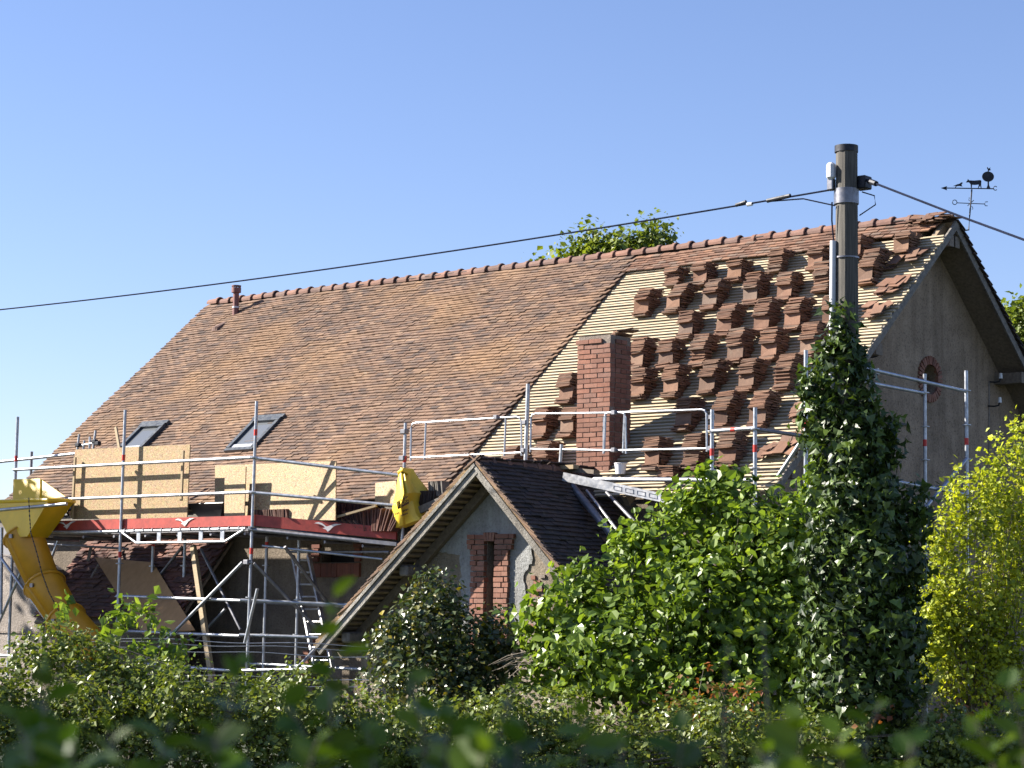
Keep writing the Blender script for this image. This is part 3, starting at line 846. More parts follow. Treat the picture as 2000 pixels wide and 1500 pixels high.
# ================================================================== stacks of tiles on the battens
ORD = ['first', 'second', 'third', 'fourth', 'fifth', 'sixth', 'seventh', 'eighth', 'ninth', 'tenth']
def stack(loc_us, label, lower=4, upper=11, mat='tile_red', group='stacks of tiles on the battens', seed=0, face=True, mid=7):
    """tiles laid level on the battens: a few chocks, one tile on edge that shows its face, then a leaning level pile"""
    r = np.random.default_rng(seed)
    u, s = loc_us
    F = rp(u, s, .12)
    F = CAM + (F-CAM)*(((rp(u, s, .17)-CAM) @ NF)/((F-CAM) @ NF))      # middle of the tile that shows its face
    pt = .0168
    t = thing('tile_stack', rp(u, s+.1, .02), label, 'tile stack', group)
    slope_y = lambda z: -(ZR-z)/math.tan(TH)
    def put(du, y, z, depth_tilt=0.0, roll=0.0):
        """level tile, its front edge at y, its underside at z"""
        yaw = r.normal(0, .05); tl = depth_tilt + r.normal(0, .035); ro = roll + r.normal(0, .02)
        x = np.array([math.cos(yaw), math.sin(yaw), ro]); x /= np.linalg.norm(x)
        yv = np.array([-math.sin(yaw), math.cos(yaw), tl]); yv -= x*(x @ yv); yv /= np.linalg.norm(yv)
        zv = np.cross(x, yv)
        place('tile', tile_variant(TILE_CROSS[r.integers(len(TILE_CROSS))], mat), mat, t, frame_mat(np.array([u+du+r.normal(0, .009), y+r.normal(0, .012), z]), x, yv, zv))
    zb = F[2]-.075-pt*lower
    lean = r.normal(0, .0018); ph = r.uniform(0, 6)
    for k in range(lower):
        put(lean*k, F[1]-.10+.012*k, zb+pt*k, -.10)
        put(lean*k, F[1]+.055, zb+pt*k, -.05)
    if face:
        zf = F[2]-.078; tl = r.uniform(.05, .2); yw = r.normal(0, .06)
        x = np.array([math.cos(yw), math.sin(yw), r.normal(0, .02)]); yv = np.array([0, math.sin(tl), math.cos(tl)]); yv -= x*(x@yv)/(x@x); yv /= np.linalg.norm(yv); x /= np.linalg.norm(x)
        place('tile', tile_variant(TILE_CROSS[r.integers(len(TILE_CROSS))], mat), mat, t, frame_mat(np.array([u+r.normal(0, .006), F[1]-.005, zf]), x, yv, np.cross(x, yv)))
        for k in range(mid+2):
            put(lean*k*.5, F[1]+.025, F[2]-.072+pt*k)
            if k > 3: put(lean*k*.5, F[1]+.19, F[2]-.072+pt*k)
    else:
        for k in range(mid+2): put(lean*k, F[1]-.04+.004*k, F[2]-.075+pt*k)
    z1 = F[2]-.072+pt*(mid+2)+.006
    for j in range(upper):
        y = F[1]-.05+.0105*j; z = z1+pt*j
        du = lean*(mid+j)+.008*math.sin(j*.6+ph)
        put(du, y, z, -.03)
        if slope_y(z)-(y+.16) > .02: put(du, y+.165, z, 0)
    return t
ROWS = [  # s of the row, u of each stack, (lower, upper) tile counts
    (1.03, [(-4.23, 2, 4), (-3.73, 4, 6), (-3.10, 4, 6), (-2.48, 5, 4), (-1.77, 4, 5), (-1.20, 4, 8), (-.42, 3, 4)]),
    (1.70, [(-4.40, 5, 7), (-3.83, 5, 10), (-3.18, 5, 10), (-2.49, 5, 11), (-1.90, 5, 10), (-1.36, 5, 10), (-.70, 5, 12)]),
    (2.46, [(-3.20, 6, 8), (-2.54, 6, 10), (-1.89, 5, 11), (-1.38, 5, 11), (-.80, 5, 9)]),
    (3.20, [(-3.66, 6, 10), (-3.14, 6, 9), (-2.58, 5, 10), (-1.95, 5, 11), (-1.42, 6, 11), (-.80, 6, 11)]),
    (3.92, [(-4.50, 5, 8), (-3.24, 6, 10), (-2.64, 6, 10), (-2.04, 6, 10), (-1.43, 6, 10), (-.84, 6, 11)]),
    (4.76, [(-4.47, 5, 8), (-3.98, 5, 8), (-2.00, 6, 9), (-1.42, 6, 11), (-.80, 5, 12)]),
    (5.62, [(-4.46, 4, 7), (-3.91, 5, 9), (-2.03, 6, 9), (-1.40, 6, 9), (-.85, 6, 12)]),
]
ROWN = ['topmost', 'second', 'third', 'fourth', 'fifth', 'sixth', 'lowest']
sd = 100
for i, (s, us) in enumerate(ROWS):
    for j, (u, lo, up) in enumerate(us):
        lab = '%s stack of clay tiles from the left in the %s row on the bare battens' % (ORD[j], ROWN[i])
        ds = {0: {3: -.17, 4: -.08, 5: -.3, 6: -.28}.get(j, 0), 1: {5: -.15, 6: -.25}.get(j, 0)}.get(i, 0)
        stack((u + random.uniform(-.012, .012), s + ds + random.uniform(-.02, .02)), lab, min(lo, 5), max(5, up) + 2*(i > 0) + (i > 1) + sd % 3, seed=sd, face=(sd % 9 != 4) and lo > 2); sd += 1
stack((-1.63, 5.90), 'short low stack of clay tiles between two tall ones in the lowest row', 2, 3, seed=sd, face=False, mid=3); sd += 1
stack((-1.08, 5.93), 'short low tile stack beside the scaffold post at the eave', 2, 3, seed=sd, face=False, mid=3); sd += 1
# loose tiles lying in heaps by the right verge
def heap(u, s, n, label, spread=.22, seed=0):
    r = np.random.default_rng(seed)
    t = thing('tile_heap', rp(u, s, .02), label, 'tile heap', 'loose tiles along the verge')
    for k in range(n):
        a = r.normal(0, .35); tl = rad(r.uniform(-2, 22))
        y = -DS*math.cos(tl)-NF*math.sin(tl); x = np.array([1.0, 0, 0])
        x, y = x*math.cos(a)+y*math.sin(a), y*math.cos(a)-x*math.sin(a); z = np.cross(x, y)
        P = rp(min(u+r.uniform(-spread, spread), .0), s+r.uniform(-.16, .16), .06+.012*(k % 5)+r.uniform(0, .02))
        place('tile', tile_variant(TILE_BENT[r.integers(6)], 'tile_red'), 'tile_red', t, frame_mat(P, x, y, z))
heap(-.33, 1.16, 8, 'loose tiles strewn by the verge below the ridge end', seed=1)
heap(-.22, 1.86, 9, 'loose tiles strewn by the verge right of the wooden pole', seed=2)
heap(-.28, 2.5, 8, 'loose orange tiles heaped by the verge halfway down the roof', seed=3)
heap(-.30, 4.76, 12, 'heap of loose orange tiles by the verge above the scaffold rail', seed=4)
heap(-.22, 5.5, 12, 'heap of loose orange tiles at the foot of the verge by the eave', seed=5)
heap(-5.0, 5.72, 7, 'few loose tiles on the battens just above the wing ridge', .3, seed=6)

# ================================================================== scaffolding
RT = .0245
def up_tube(p, z0, z1, parent, mat='galv', r=RT, lean=(0, 0), bands=(), couplers=(), name='upright'):
    a = np.array([p[0], p[1], z0]); b = np.array([p[0]+lean[0], p[1]+lean[1], z1])
    o = MB().tube(a, b, r, 12).build(name, mat, parent, True)
    for z in bands:
        t = (z-z0)/(z1-z0); c = a+(b-a)*t; d = (b-a)/np.linalg.norm(b-a)*.045
        MB().tube(c-d, c+d, r+.002, 12).build('red_band', 'red_band', o, True)
    for z in couplers:
        t = (z-z0)/(z1-z0); c = a+(b-a)*t
        MB().tube(c-[0, 0, .006], c+[0, 0, .006], .06, 12).build('rosette', mat, o)
    return o
def tube(a, b, parent, mat='galv', r=RT, name='rail', ends=True):
    o = MB().tube(a, b, r, 12).build(name, mat, parent, True)
    return o
YF, YI = -5.75, -4.98
ZD = 2.92
sca = thing('scaffold', (-9.5, -5.4, 0), 'galvanised tube scaffold with red toe boards along the left half of the house', 'scaffold')
U1, U2 = -11.02, -8.16
up_tube((U1, YF), 0, 4.75, sca, lean=(.03, 0), bands=(4.02, 2.55), couplers=(1.92, 2.42, 2.92, 3.42, 3.92))
up_tube((U2, YF), 0, 4.73, sca, lean=(.06, 0), bands=(4.28, 2.58), couplers=(1.92, 2.42, 2.92, 3.42, 3.92))
U0 = atY(40, 912, YF)[0]
pl = atY(22, 815, YF)
up_tube((U0-.12, YF), 0, pl[2], sca, 'galv', bands=(4.1,), couplers=(2.92, 3.42, 3.92))
p = atY(62, 882, -3.6); up_tube((p[0], p[1]), 2.5, p[2], sca, 'galv_dark', name='upright')
# inner row
ends = {}
for px, band in ((298, 2.75), (360, None), (520, 2.7), (583, None)):
    q = atY(px, 1100, YI); up_tube((q[0], YI), 0, 2.9, sca, 'galv', bands=(band,) if band else (), couplers=(1.4, 1.9, 2.4))
# end of the right hand bay, close to the eave
YE = -4.9
e_up, e_mid, e_toe, e_deck = atY(786, 929, YE), atY(768, 989, YE), atY(776, 1047, YE), atY(790, 1064, YE)
pe = atY(793, 826, YE)
EU = (e_up[0], YE)
up_tube((EU[0]+.0, YE), 0, pe[2], sca, lean=(.04, 0), bands=(atY(789, 897, YE)[2],), couplers=(3.62, 3.15))
for z in (3.92, 3.42):
    tube((U0-.12, YF-.03, z), (U1, YF-.03, z), sca)
    tube((U1, YF-.03, z), (U2, YF-.03, z), sca)
tube(atY(-30, 905, YF+.3), atY(148, 886, YF+.35), sca)
tube((U2, YF-.03, 3.92), (EU[0], YE-.03, e_up[2]), sca)
tube((U2, YF-.03, 3.42), (EU[0], YE-.03, e_mid[2]), sca)
tube((U2, YF-.03, 2.92-.03), (EU[0], YE-.03, e_deck[2]), sca, 'galv_dark', .03)
tube((U0+.4, YF-.03, 2.9), (U1, YF-.03, 2.9), sca, 'galv')
# decks
def deck(a, b, c, d, n, z=(0,)):
    """planks between the front edge a-b and the back edge d-c"""
    a, b, c, d = [np.asarray(q, float) for q in (a, b, c, d)]
    for k in range(n):
        f0, f1 = (k+.02)/n, (k+.98)/n
        P = [a+(d-a)*f0, b+(c-b)*f0, b+(c-b)*f1, a+(d-a)*f1]
        MB().prism([q-[0, 0, .05] for q in P], (0, 0, .05)).build('deck_plank', 'galv_dark', sca)
deck((U0, YF+.05, ZD), (U2, YF+.05, ZD), (U2, YI-.04, ZD), (U0, YI-.04, ZD), 3)
deck((U2+.01, YF+.05, ZD), (EU[0], YE-.1, e_deck[2]+.03), (EU[0]-.2, -4.45, e_deck[2]+.05), (U2+.01, YI-.04, ZD), 3)
for u in np.arange(U0+.2, U2, .72):
    tube((u, YF-.02, ZD-.09), (u+.05, YI+.25, ZD-.09), sca, 'galv_dark', .022, 'transom')
for k in range(5):
    f_ = k/4; a = np.array([U2, YF, ZD-.1])*(1-f_)+np.array([EU[0], YE, e_deck[2]-.07])*f_
    tube(a, a+[.02, .75*(1-f_)+.3*f_, 0], sca, 'galv_dark', .022, 'transom')
tube((U2+.1, YF+.15, ZD-.26), (EU[0]-.3, YE-.05, e_deck[2]-.2), sca, 'galv', .018, 'ledger')
# toe boards, red with a white bird
BIRD = [(-1, .42), (-.72, .62), (-.42, .52), (-.12, .10), (0, .16), (.16, .30), (.5, .60), (1.0, .66), (.62, .42), (.36, .12), (.14, -.38), (.0, -.62), (-.14, -.34), (-.38, -.2), (-.2, -.06), (-.34, .18), (-.62, .36)]
def toe(a, b, h, at):
    a, b = np.asarray(a, float), np.asarray(b, float)
    n = MB(); V = [p+[0, dy, z] for p in (a, b) for dy in (0, .03) for z in (0, h)]
    n.add(V, BOXF); o = n.build('toe_board', 'red_paint', sca)
    d = (b-a)/np.linalg.norm(b-a)
    for t in at:
        c = a+(b-a)*t + [0, -.012, h*.5]
        P = [c + d*x*.215 + np.array([0, 0, 1])*z*h*.62 for x, z in BIRD]
        wall_holes_m = MB(); flat = [Vector((x, z, 0)) for x, z in BIRD]
        tr = tessellate_polygon([flat]); nn = len(P)
        wall_holes_m.add(P+[q+[0, .006, 0] for q in P], [tuple(x) for x in tr]+[tuple(i+nn for i in reversed(x)) for x in tr]+[(i, (i+1) % nn, nn+(i+1) % nn, nn+i) for i in range(nn)])
        wall_holes_m.build('bird_logo', 'logo_white', o)
    return o
toe((U0+.5, YF+.03, ZD+.02), (U1-.03, YF+.03, ZD+.02), .15, (.35,))
toe((U1+.03, YF+.03, ZD+.02), (U2-.03, YF+.03, ZD+.02), .15, (.5,))
toe((U2+.04, YF+.03, ZD+.02), (e_toe[0], YE-.03, e_toe[2]-.05), .16, (.53,))
# lattice girder under the front edge
zg0, zg1 = ZD-.02, ZD-.20
g = MB(); a = atY(262, 1040, YF); b_ = atY(447, 1040, YF)
gl, gr = U1+.06, U2-.06
g.tube((gl, YF-.04, zg0), (gr, YF-.04, zg0), .022, 10)
o = g.build('lattice_girder', 'galv', sca, True)
MB().tube((gl+.38, YF-.04, zg1), (gr-.42, YF-.04, zg1), .02, 10).build('chord', 'galv', o, True)
MB().tube((gl, YF-.04, zg0), (gl+.38, YF-.04, zg1), .018, 8).build('strut', 'galv', o, True)
MB().tube((gr, YF-.04, zg0), (gr-.42, YF-.04, zg1), .018, 8).build('strut', 'galv', o, True)
for k in range(5):
    u = gl+.42+(gr-gl-.9)*k/4; MB().box2((u-.04, YF-.046, zg1), (u+.04, YF-.03, zg0)).build('web_plate', 'galv', o)
for k in range(13):
    u = gl+.12+(gr-gl-.24)*k/12; MB().box2((u-.012, YF-.068, zg0-.01), (u+.012, YF-.02, zg0+.036)).build('hook', 'galv_dark', o)
# ledgers
for (x0, y0, x1, y1, pl_, m) in ((228, 1164, 470, 1173, YF, 'galv'), (470, 1172, 690, 1182, None, 'galv'), (224, 1232, 468, 1242, YF, 'galv'), (468, 1240, 716, 1248, None, 'galv'),
        (285, 1297, 448, 1310, YF-.1, 'galv'), (448, 1310, 600, 1307, YF-.1, 'galv'), (480, 1296, 720, 1308, YI, 'galv'), (-10, 1279, 46, 1283, YF-.2, 'galv'),
        (80, 1062, 250, 1072, YI, 'galv_dark'), (560, 1078, 760, 1078, YI, 'galv_dark'), (480, 1176, 700, 1186, YI, 'galv_dark')):
    a = atY(x0, y0, pl_ if pl_ else YF); b_ = atY(x1, y1, pl_ if pl_ else YE)
    tube(a, b_, sca, m, RT if m == 'galv' else .018)
# braces
for (x0, y0, p0, x1, y1, p1, m) in ((272, 1304, YF-.05, 474, 1098, YF-.05, 'galv'), (188, 1281, YI, 356, 1068, YI, 'galv_dark'), (556, 1068, YF, 642, 1180, YE, 'galv_dark'), (496, 1100, YF-.05, 636, 1245, YE, 'galv_dark'),
        (503, 1150, YF-.2, 478, 1256, YF-.2, 'galv'), (568, 1318, YF-.1, 648, 1234, YE-.1, 'galv'), (362, 1272, YI, 440, 1190, YI, 'galv'), (2, 1090, YF-.25, 88, 1208, YF-.3, 'galv'),
        (4, 1030, YF-.2, 2, 1200, YF-.2, 'galv'), (392, 1072, YI, 470, 1230, YI-.1, 'galv_dark'), (690, 1245, YE, 716, 1290, YE, 'galv_dark'), (40, 1120, YF-.1, -8, 1230, YF-.1, 'galv'), (118, 1046, YI, 96, 1102, YI, 'galv')):
    tube(atY(x0, y0, p0), atY(x1, y1, p1), sca, m, RT*.95, 'brace')
c = atY(482, 1099, YF-.02); 
for (x, y, pl_) in ((483, 1098, YF-.04), (790, 843, YE), (787, 895, YE)):
    c = atY(x, y, pl_); MB().box(c, (.1, .09, .07)).build('coupler', 'galv_dark', sca, bevel=.01)
# bundle of tubes and clamps poking up behind the left board
for (x0, y0, x1, y1) in ((151, 880, 155, 848), (163, 878, 165, 860), (175, 876, 176, 853), (182, 878, 187, 841)):
    tube(atY(x0, y0, -5.2), atY(x1, y1, -5.2), sca, 'galv', .02, 'tube_end')
tube(atY(150, 872, -5.2), atY(190, 864, -5.2), sca, 'galv', .018, 'tube_end')
for (x, y) in ((153, 869), (185, 862), (191, 866)): MB().box(atY(x, y, -5.22), (.1, .07, .06)).build('coupler', 'iron_black', sca, bevel=.01)

# guard rail frames in front of the eave, right of the scaffold
YG = -4.97
gd = thing('guard_rail', atY(1027, 915, YG), 'row of bent tube guard frames on posts above the wing ridge', 'guard rail')
def wing_z(u): return AZ - abs(u-AU)*(TLf if u < AU else TRt) + .05
for (x, y0, y1, mat, r) in ((1030, 750, 912, 'alu', .03), (1097, 868, 910, 'alu', .024)):
    a = atY(x, y0, YG); b_ = atY(x-4, y1, YG)
    up_tube((b_[0], YG), b_[2]-.15, a[2], gd, mat, r, lean=(.03, 0), name='post')
def frame(pts, plane, r=.014, close=True):
    P = [atY(x, y, plane) for x, y in pts]
    return MB().path(P, r, 8)
def guard(x0, x1, yt0, yt1, yb0, yb1, plane, mids=()):
    o = MB()
    rr = 9
    t = frame([(x0-1, yb0+6), (x0, yt0+rr), (x0+3, yt0+2), (x0+rr, yt0), (x1-rr, yt1), (x1-3, yt1+2), (x1, yt1+rr), (x1+1, yb1+6)], plane).build('guard_frame', 'galv', gd, True)
    frame([(x0, yb0), (x1, yb1)], plane).build('lower_bar', 'galv', t, True)
    for m in mids:
        k = (m-x0)/(x1-x0)
        frame([(m, yt0+(yt1-yt0)*k), (m-3, yb0+(yb1-yb0)*k+5)], plane).build('baluster', 'galv', t, True)
guard(803, 1018, 826, 814, 894, 884, YG, (832, 988))
guard(1037, 1222, 808, 806, 877, 880, YG, (1183,))
guard(1180, 1380, 806, 800, 880, 876, YG, (1220,))
for (x, y) in ((1025, 825), (1022, 880), (1199, 806), (1199, 879), (969, 815), (1390, 815), (1388, 876)):
    MB().box(atY(x, y, YG-.02), (.07, .06, .06)).build('coupler', 'galv_dark', gd, bevel=.008)
# eave scaffold at the right with the gable scaffold
gs = thing('gable_scaffold', (.8, -3.5, 0), 'tube scaffold wrapping the right corner and gable of the house', 'scaffold')
YQ = -5.2
def gup(x, ytop, plane, axis, bands=(), couplers=(), r=RT, zb=0):
    P = atY(x, ytop, plane) if axis == 'Y' else atX(x, ytop, plane)
    zz = [(atY(x, b, plane) if axis == 'Y' else atX(x, b, plane))[2] for b in bands]
    cc = [(atY(x, b, plane) if axis == 'Y' else atX(x, b, plane))[2] for b in couplers]
    up_tube((P[0], P[1]), zb, P[2], gs, 'galv', r, bands=zz, couplers=cc)
    return P
gup(1391, 800, YQ, 'Y', (883,), (842, 918)); gup(1475, 796, YQ, 'Y', (876,), (838, 914)); gup(1574, 684, YQ, 'Y', (829,), (722, 795))
XA, XB = .4, 1.13
gup(1806, 730, XA, 'X', (865,), (767, 833, 898)); gup(1887, 724, XB, 'X', (862,), (763, 830, 897))
tube(atY(1391, 842, YQ-.03), atY(1475, 836, YQ-.03), gs)
MB().tube(atY(1428, 839.5, YQ-.03), atY(1436, 839, YQ-.03), RT+.003, 12).build('red_band', 'red_band', gs, True)
tube(atY(1475, 838, YQ), atX(1600, 856, XA+.2), gs, 'galv_dark')
tube(atY(1160, 936, -5.1), atY(1475, 938, -5.1), gs, 'galv', .028)
tube(atX(1574, 722, XA-.1), atX(1660, 740, XA), gs)
tube(atX(1640, 708, XB), atX(1885, 764, XB), gs); tube(atX(1640, 737, XA), atX(1805, 768, XA), gs)
tube(atX(1640, 920, XB), atX(1887, 966, XB), gs); tube(atX(1640, 925, XA), atX(1805, 953, XA), gs)
tube(atX(1805, 952, XA), atX(1887, 950, XB), gs, 'galv', RT)
tube(atX(1888, 896, XB+.05), atX(1800, 1000, XB+.05), gs, 'galv', RT, 'brace')
tube(atY(1594, 818, YQ-.05), atY(1519, 931, YQ-.05), gs, 'galv', RT, 'brace')
tube(atX(1640, 980, XB), atX(1890, 1030, XB), gs, 'galv_dark')

# ================================================================== things on and around the scaffold
def board(px, y0, y1, mat, label, cat='board', name='osb_board', th=.018, group=None):
    """px: four corners TL TR BR BL; planes y0 (top) and y1 (bottom)"""
    P = [atY(*px[0], y0), atY(*px[1], y0), atY(*px[2], y1), atY(*px[3], y1)]
    o = MB().prism(P, (0, th, 0)).build(name, mat); return tag(o, label, cat, group)
G = 'chipboard sheets on the scaffold'
board([(146, 878), (371, 868), (365, 1012), (141, 1014)], -5.62, -5.62, 'osb', 'large chipboard sheet standing behind the rails left of the skylight post', group=G)
board([(420, 909), (656, 900), (655, 1016), (419, 1014)], -5.2, -5.35, 'osb', 'wide chipboard sheet leaning on the roof edge right of the black tub', group=G)
board([(439, 913), (480, 911), (477, 1008), (438, 1008)], -5.45, -5.55, 'osb', 'narrow chipboard strip standing in front of the wide sheet', group=G)
board([(733, 943), (774, 939), (774, 990), (732, 986)], -4.75, -4.85, 'osb', 'small chipboard piece leaning on the eave behind the yellow bag', group=G)
for (x0, y0, x1, y1, lab) in ((147, 893, 141, 1012, 'thin wooden batten upright at the left end of the large chipboard sheet'), (358, 880, 354, 978, 'thin wooden batten upright at the right end of the large chipboard sheet')):
    o = MB().bar(atY(x0, y0, -5.69), atY(x1, y1, -5.69), .04, .03, up=(0, 1, 0)).build('batten', 'timber_pale'); tag(o, lab, 'batten', 'battens on the chipboard')
o = MB().bar(atY(226, 834, -5.15), atY(234, 880, -5.2), .05, .025, up=(0, 1, 0)).build('batten', 'timber_pale'); tag(o, 'short tilted batten end sticking up above the large chipboard sheet', 'batten', 'battens on the chipboard')
# black mortar tub
tub = thing('mortar_tub', atY(400, 1008, -5.45), 'black plastic mortar tub between the two chipboard sheets', 'tub')
c0, c1 = atY(366, 985, -5.5), atY(438, 985, -5.5); zb = atY(400, 1009, -5.5)[2]; zt = c0[2]
def ring(u0, u1, y0, y1, z): return [(u0, y0, z), (u1, y0, z), (u1, y1, z), (u0, y1, z)]
mbt = MB(); du = (c1[0]-c0[0])*.2
R0, R1 = ring(c0[0]+du, c1[0]-du, -5.42, -5.1, zb), ring(c0[0], c1[0], -5.52, -5.0, zt); R2 = ring(c0[0]+.03, c1[0]-.03, -5.49, -5.03, zt); R3 = ring(c0[0]+du+.02, c1[0]-du-.02, -5.4, -5.12, zb+.02)
V = R0+R1+R2+R3; F = [(3, 2, 1, 0)]
for a in (0, 4, 8): F += [(a+i, a+(i+1) % 4, a+4+(i+1) % 4, a+4+i) for i in range(4)]
F += [(12, 13, 14, 15)]
mbt.add(V, F).build('tub_body', 'tub_black', tub)
MB().path([(c0[0], -5.525, zt), (c1[0], -5.525, zt), (c1[0], -4.995, zt), (c0[0], -4.995, zt), (c0[0], -5.525, zt)], .014, 6).build('rim', 'tub_black', tub)
# stacks of tiles standing on edge on the deck
def edge_stack(x0, x1, ytop, ybase, plane, label, lean=0, n=None, mat='tile_dark', seed=0, fan=0.0, hh=1.0):
    r = np.random.default_rng(seed)
    a, b_ = atY(x0, ybase, plane), atY(x1, ybase, plane); top = atY(x0, ytop, plane)
    t = thing('tile_stack', (a+b_)/2, label, 'tile stack', 'tiles stood on the scaffold deck')
    L = b_[0]-a[0]; n = n or int(L/.021)
    for k in range(n):
        u = a[0]+L*(k+.5)/n; w = lean+fan*(k/n-.5)+r.normal(0, .06)
        y = np.array([math.sin(w), 0, math.cos(w)]); z = np.array([math.cos(w), 0, -math.sin(w)]); x = np.cross(y, z)
        P = np.array([u, plane+r.normal(0, .012), a[2]-.02])
        sc = hh*(top[2]-a[2])/TL
        place('tile', tile_variant(TILE_BENT[r.integers(6)], mat), mat, t, frame_mat(P, x, y*sc, z))
    return t
edge_stack(493, 570, 994, 1020, -5.3, 'row of dark tiles stood on edge on the deck beside the corner post', seed=1, mat='tile_lean', lean=-.12)
edge_stack(575, 605, 1011, 1026, -5.3, 'few broken tiles lying beside the row of dark tiles on the deck', seed=2, mat='tile_red', lean=-1.2, n=9)
edge_stack(690, 772, 992, 1036, -5.0, 'heap of red tiles stood on edge below the yellow bag', seed=3, mat='tile_lean', fan=1.2)
edge_stack(668, 712, 1005, 1030, -5.05, 'scatter of pale broken tiles left of the red tile heap on the deck', seed=4, mat='tile_red', lean=-1.0, n=14)
edge_stack(812, 850, 957, 990, -4.8, 'dark tiles stood on edge at the eave right of the yellow bag', seed=5, mat='tile_dark', lean=.1)
edge_stack(842, 872, 938, 968, -4.75, 'pale grey tiles stood on edge beside the wing verge', seed=6, mat='timber_grey', lean=-.15)
edge_stack(655, 735, 982, 1012, -4.72, 'low wall of red tiles stood at the eave behind the lath', seed=7, mat='tile_lean', lean=.0)
o = MB().bar(atY(640, 1015, -5.3), atY(735, 988, -5.1), .05, .03).build('lath', 'timber_pale'); tag(o, 'bare wooden lath lying across the red toe board', 'lath')
o = MB().bar(atY(808, 1002, -4.9), atY(868, 975, -4.9), .05, .10).build('plank', 'timber_grey'); tag(o, 'grey weathered plank beside the yellow bag at the eave', 'plank')
o = MB().bar(atY(1052, 916, -4.95), atY(1125, 912, -4.95), .12, .055).build('timber_block', 'timber_pale'); tag(o, 'pale timber block lying on the wing ridge beside the chimney', 'timber')
o = MB().bar(atY(1110, 917, -4.85), atY(1165, 922, -4.85), .12, .055).build('timber_block', 'timber_old'); tag(o, 'brown timber lying in front of the chimney foot', 'timber')
# yellow sack tied to the scaffold post
bag = thing('yellow_sack', atY(790, 1035, YE-.2), 'yellow plastic sack with printed lettering tied to the scaffold post', 'sack')
L_ = [(782, 913), (777, 935), (772, 965), (766, 992), (767, 1015), (764, 1034)]
R_ = [(790, 914), (798, 940), (812, 962), (806, 978), (812, 1003), (821, 1014)]
rows = []
for i in range(len(L_)):
    f = i/(len(L_)-1); row = []
    for k in range(13):
        g_ = k/12
        x = L_[i][0]+(R_[i][0]-L_[i][0])*g_; y = L_[i][1]+(R_[i][1]-L_[i][1])*g_
        bulge = math.sin(math.pi*g_)*(.04+.12*math.sin(math.pi*min(1, f*1.1)))
        fold = .03*math.sin(g_*9+i*1.3)*(1-f*.6)
        row.append(atY(x, y, YE-.1-bulge-fold-(.10 if g_ < .45 else 0)*math.sin(math.pi*f)))
    rows.append(row)
rows = np.array(rows)
backr = rows.copy(); backr[:, :, 1] = 2*(YE-.06)-rows[:, :, 1]+.02; backr[:, :, 1] = np.maximum(backr[:, :, 1], YE-.07)
mbg = MB().grid(rows); mbg.grid(backr[:, ::-1])
mbg.grid(np.stack([rows[:, 0], backr[:, 0]], 1)); mbg.grid(np.stack([rows[:, -1], backr[:, -1]], 1)); mbg.grid(np.stack([rows[-1], backr[-1]], 0))
sack = mbg.build('sack_body', 'bag_yellow', bag, True)
tb = [atY(779, 922, YE-.16), atY(787, 917, YE-.2), atY(796, 924, YE-.12), atY(790, 930, YE-.02), atY(780, 928, YE-.06), atY(779, 922, YE-.16)]
MB().path(tb, .022, 8).build('tie', 'bag_yellow', bag, True)
def bag_xyz(px, py):            # a point on the printed side of the sack
    best = None; T = rows.reshape(-1, 3)
    d = ray(px, py); t = (T-CAM) @ d; q = np.linalg.norm(CAM+d*t[:, None]-T, axis=1); i = int(np.argmin(q))
    return CAM + d*(t[np.argsort(q)[:3]].min()-.035)
def text_mesh(txt, A, B, C_, mat, parent, name):
    cu = bpy.data.curves.new('lettering', 'FONT'); cu.body = txt; cu.extrude = .001
    tmp = bpy.data.objects.new('lettering', cu); COL.objects.link(tmp)
    bpy.context.view_layer.update()
    me = bpy.data.meshes.new_from_object(tmp.evaluated_get(bpy.context.evaluated_depsgraph_get()))
    bpy.data.objects.remove(tmp); bpy.data.curves.remove(cu)
    V = np.array([v.co[:] for v in me.vertices]); lo, hi = V.min(0), V.max(0)
    f = (V-lo)/np.maximum(hi-lo, 1e-6)
    A, B, C_ = [np.asarray(q) for q in (A, B, C_)]
    n = np.cross(B-A, C_-A); n /= np.linalg.norm(n)
    W = A + (B-A)*f[:, :1] + (C_-A)*f[:, 1:2] + n*f[:, 2:3]*.004 - origin_of(parent)
    me.vertices.foreach_set('co', W.astype(np.float32).ravel()); me.update()
    return link_mesh(name, me, mat, parent)
A, B, C_ = bag_xyz(777, 995), bag_xyz(799, 983), bag_xyz(774.5, 982)
dd = ray(787, 988)
MB().prism([A, B, B+(C_-A), C_], dd*.004).build('label_block', 'bag_ink', sack)
off2 = -dd*.012
text_mesh('FAURE', A+off2+(B-A)*.08+(C_-A)*.28, A+off2+(B-A)*.97+(C_-A)*.28, A+off2+(B-A)*.08+(C_-A)*.86, 'bag_yellow', sack, 'lettering')
for (x0, y0, x1, y1) in ((771.5, 1004.5, 798, 994), (783, 1007.5, 797, 1002), (775, 981, 797, 969.5)):
    p, q = bag_xyz(x0, y0), bag_xyz(x1, y1)
    for k in range(9):
        a, c = p+(q-p)*(k/9+.01), p+(q-p)*((k+.75)/9)
        MB().bar(a, c, .004, .018+.008*(k % 2)).build('print_mark', 'bag_ink', sack)
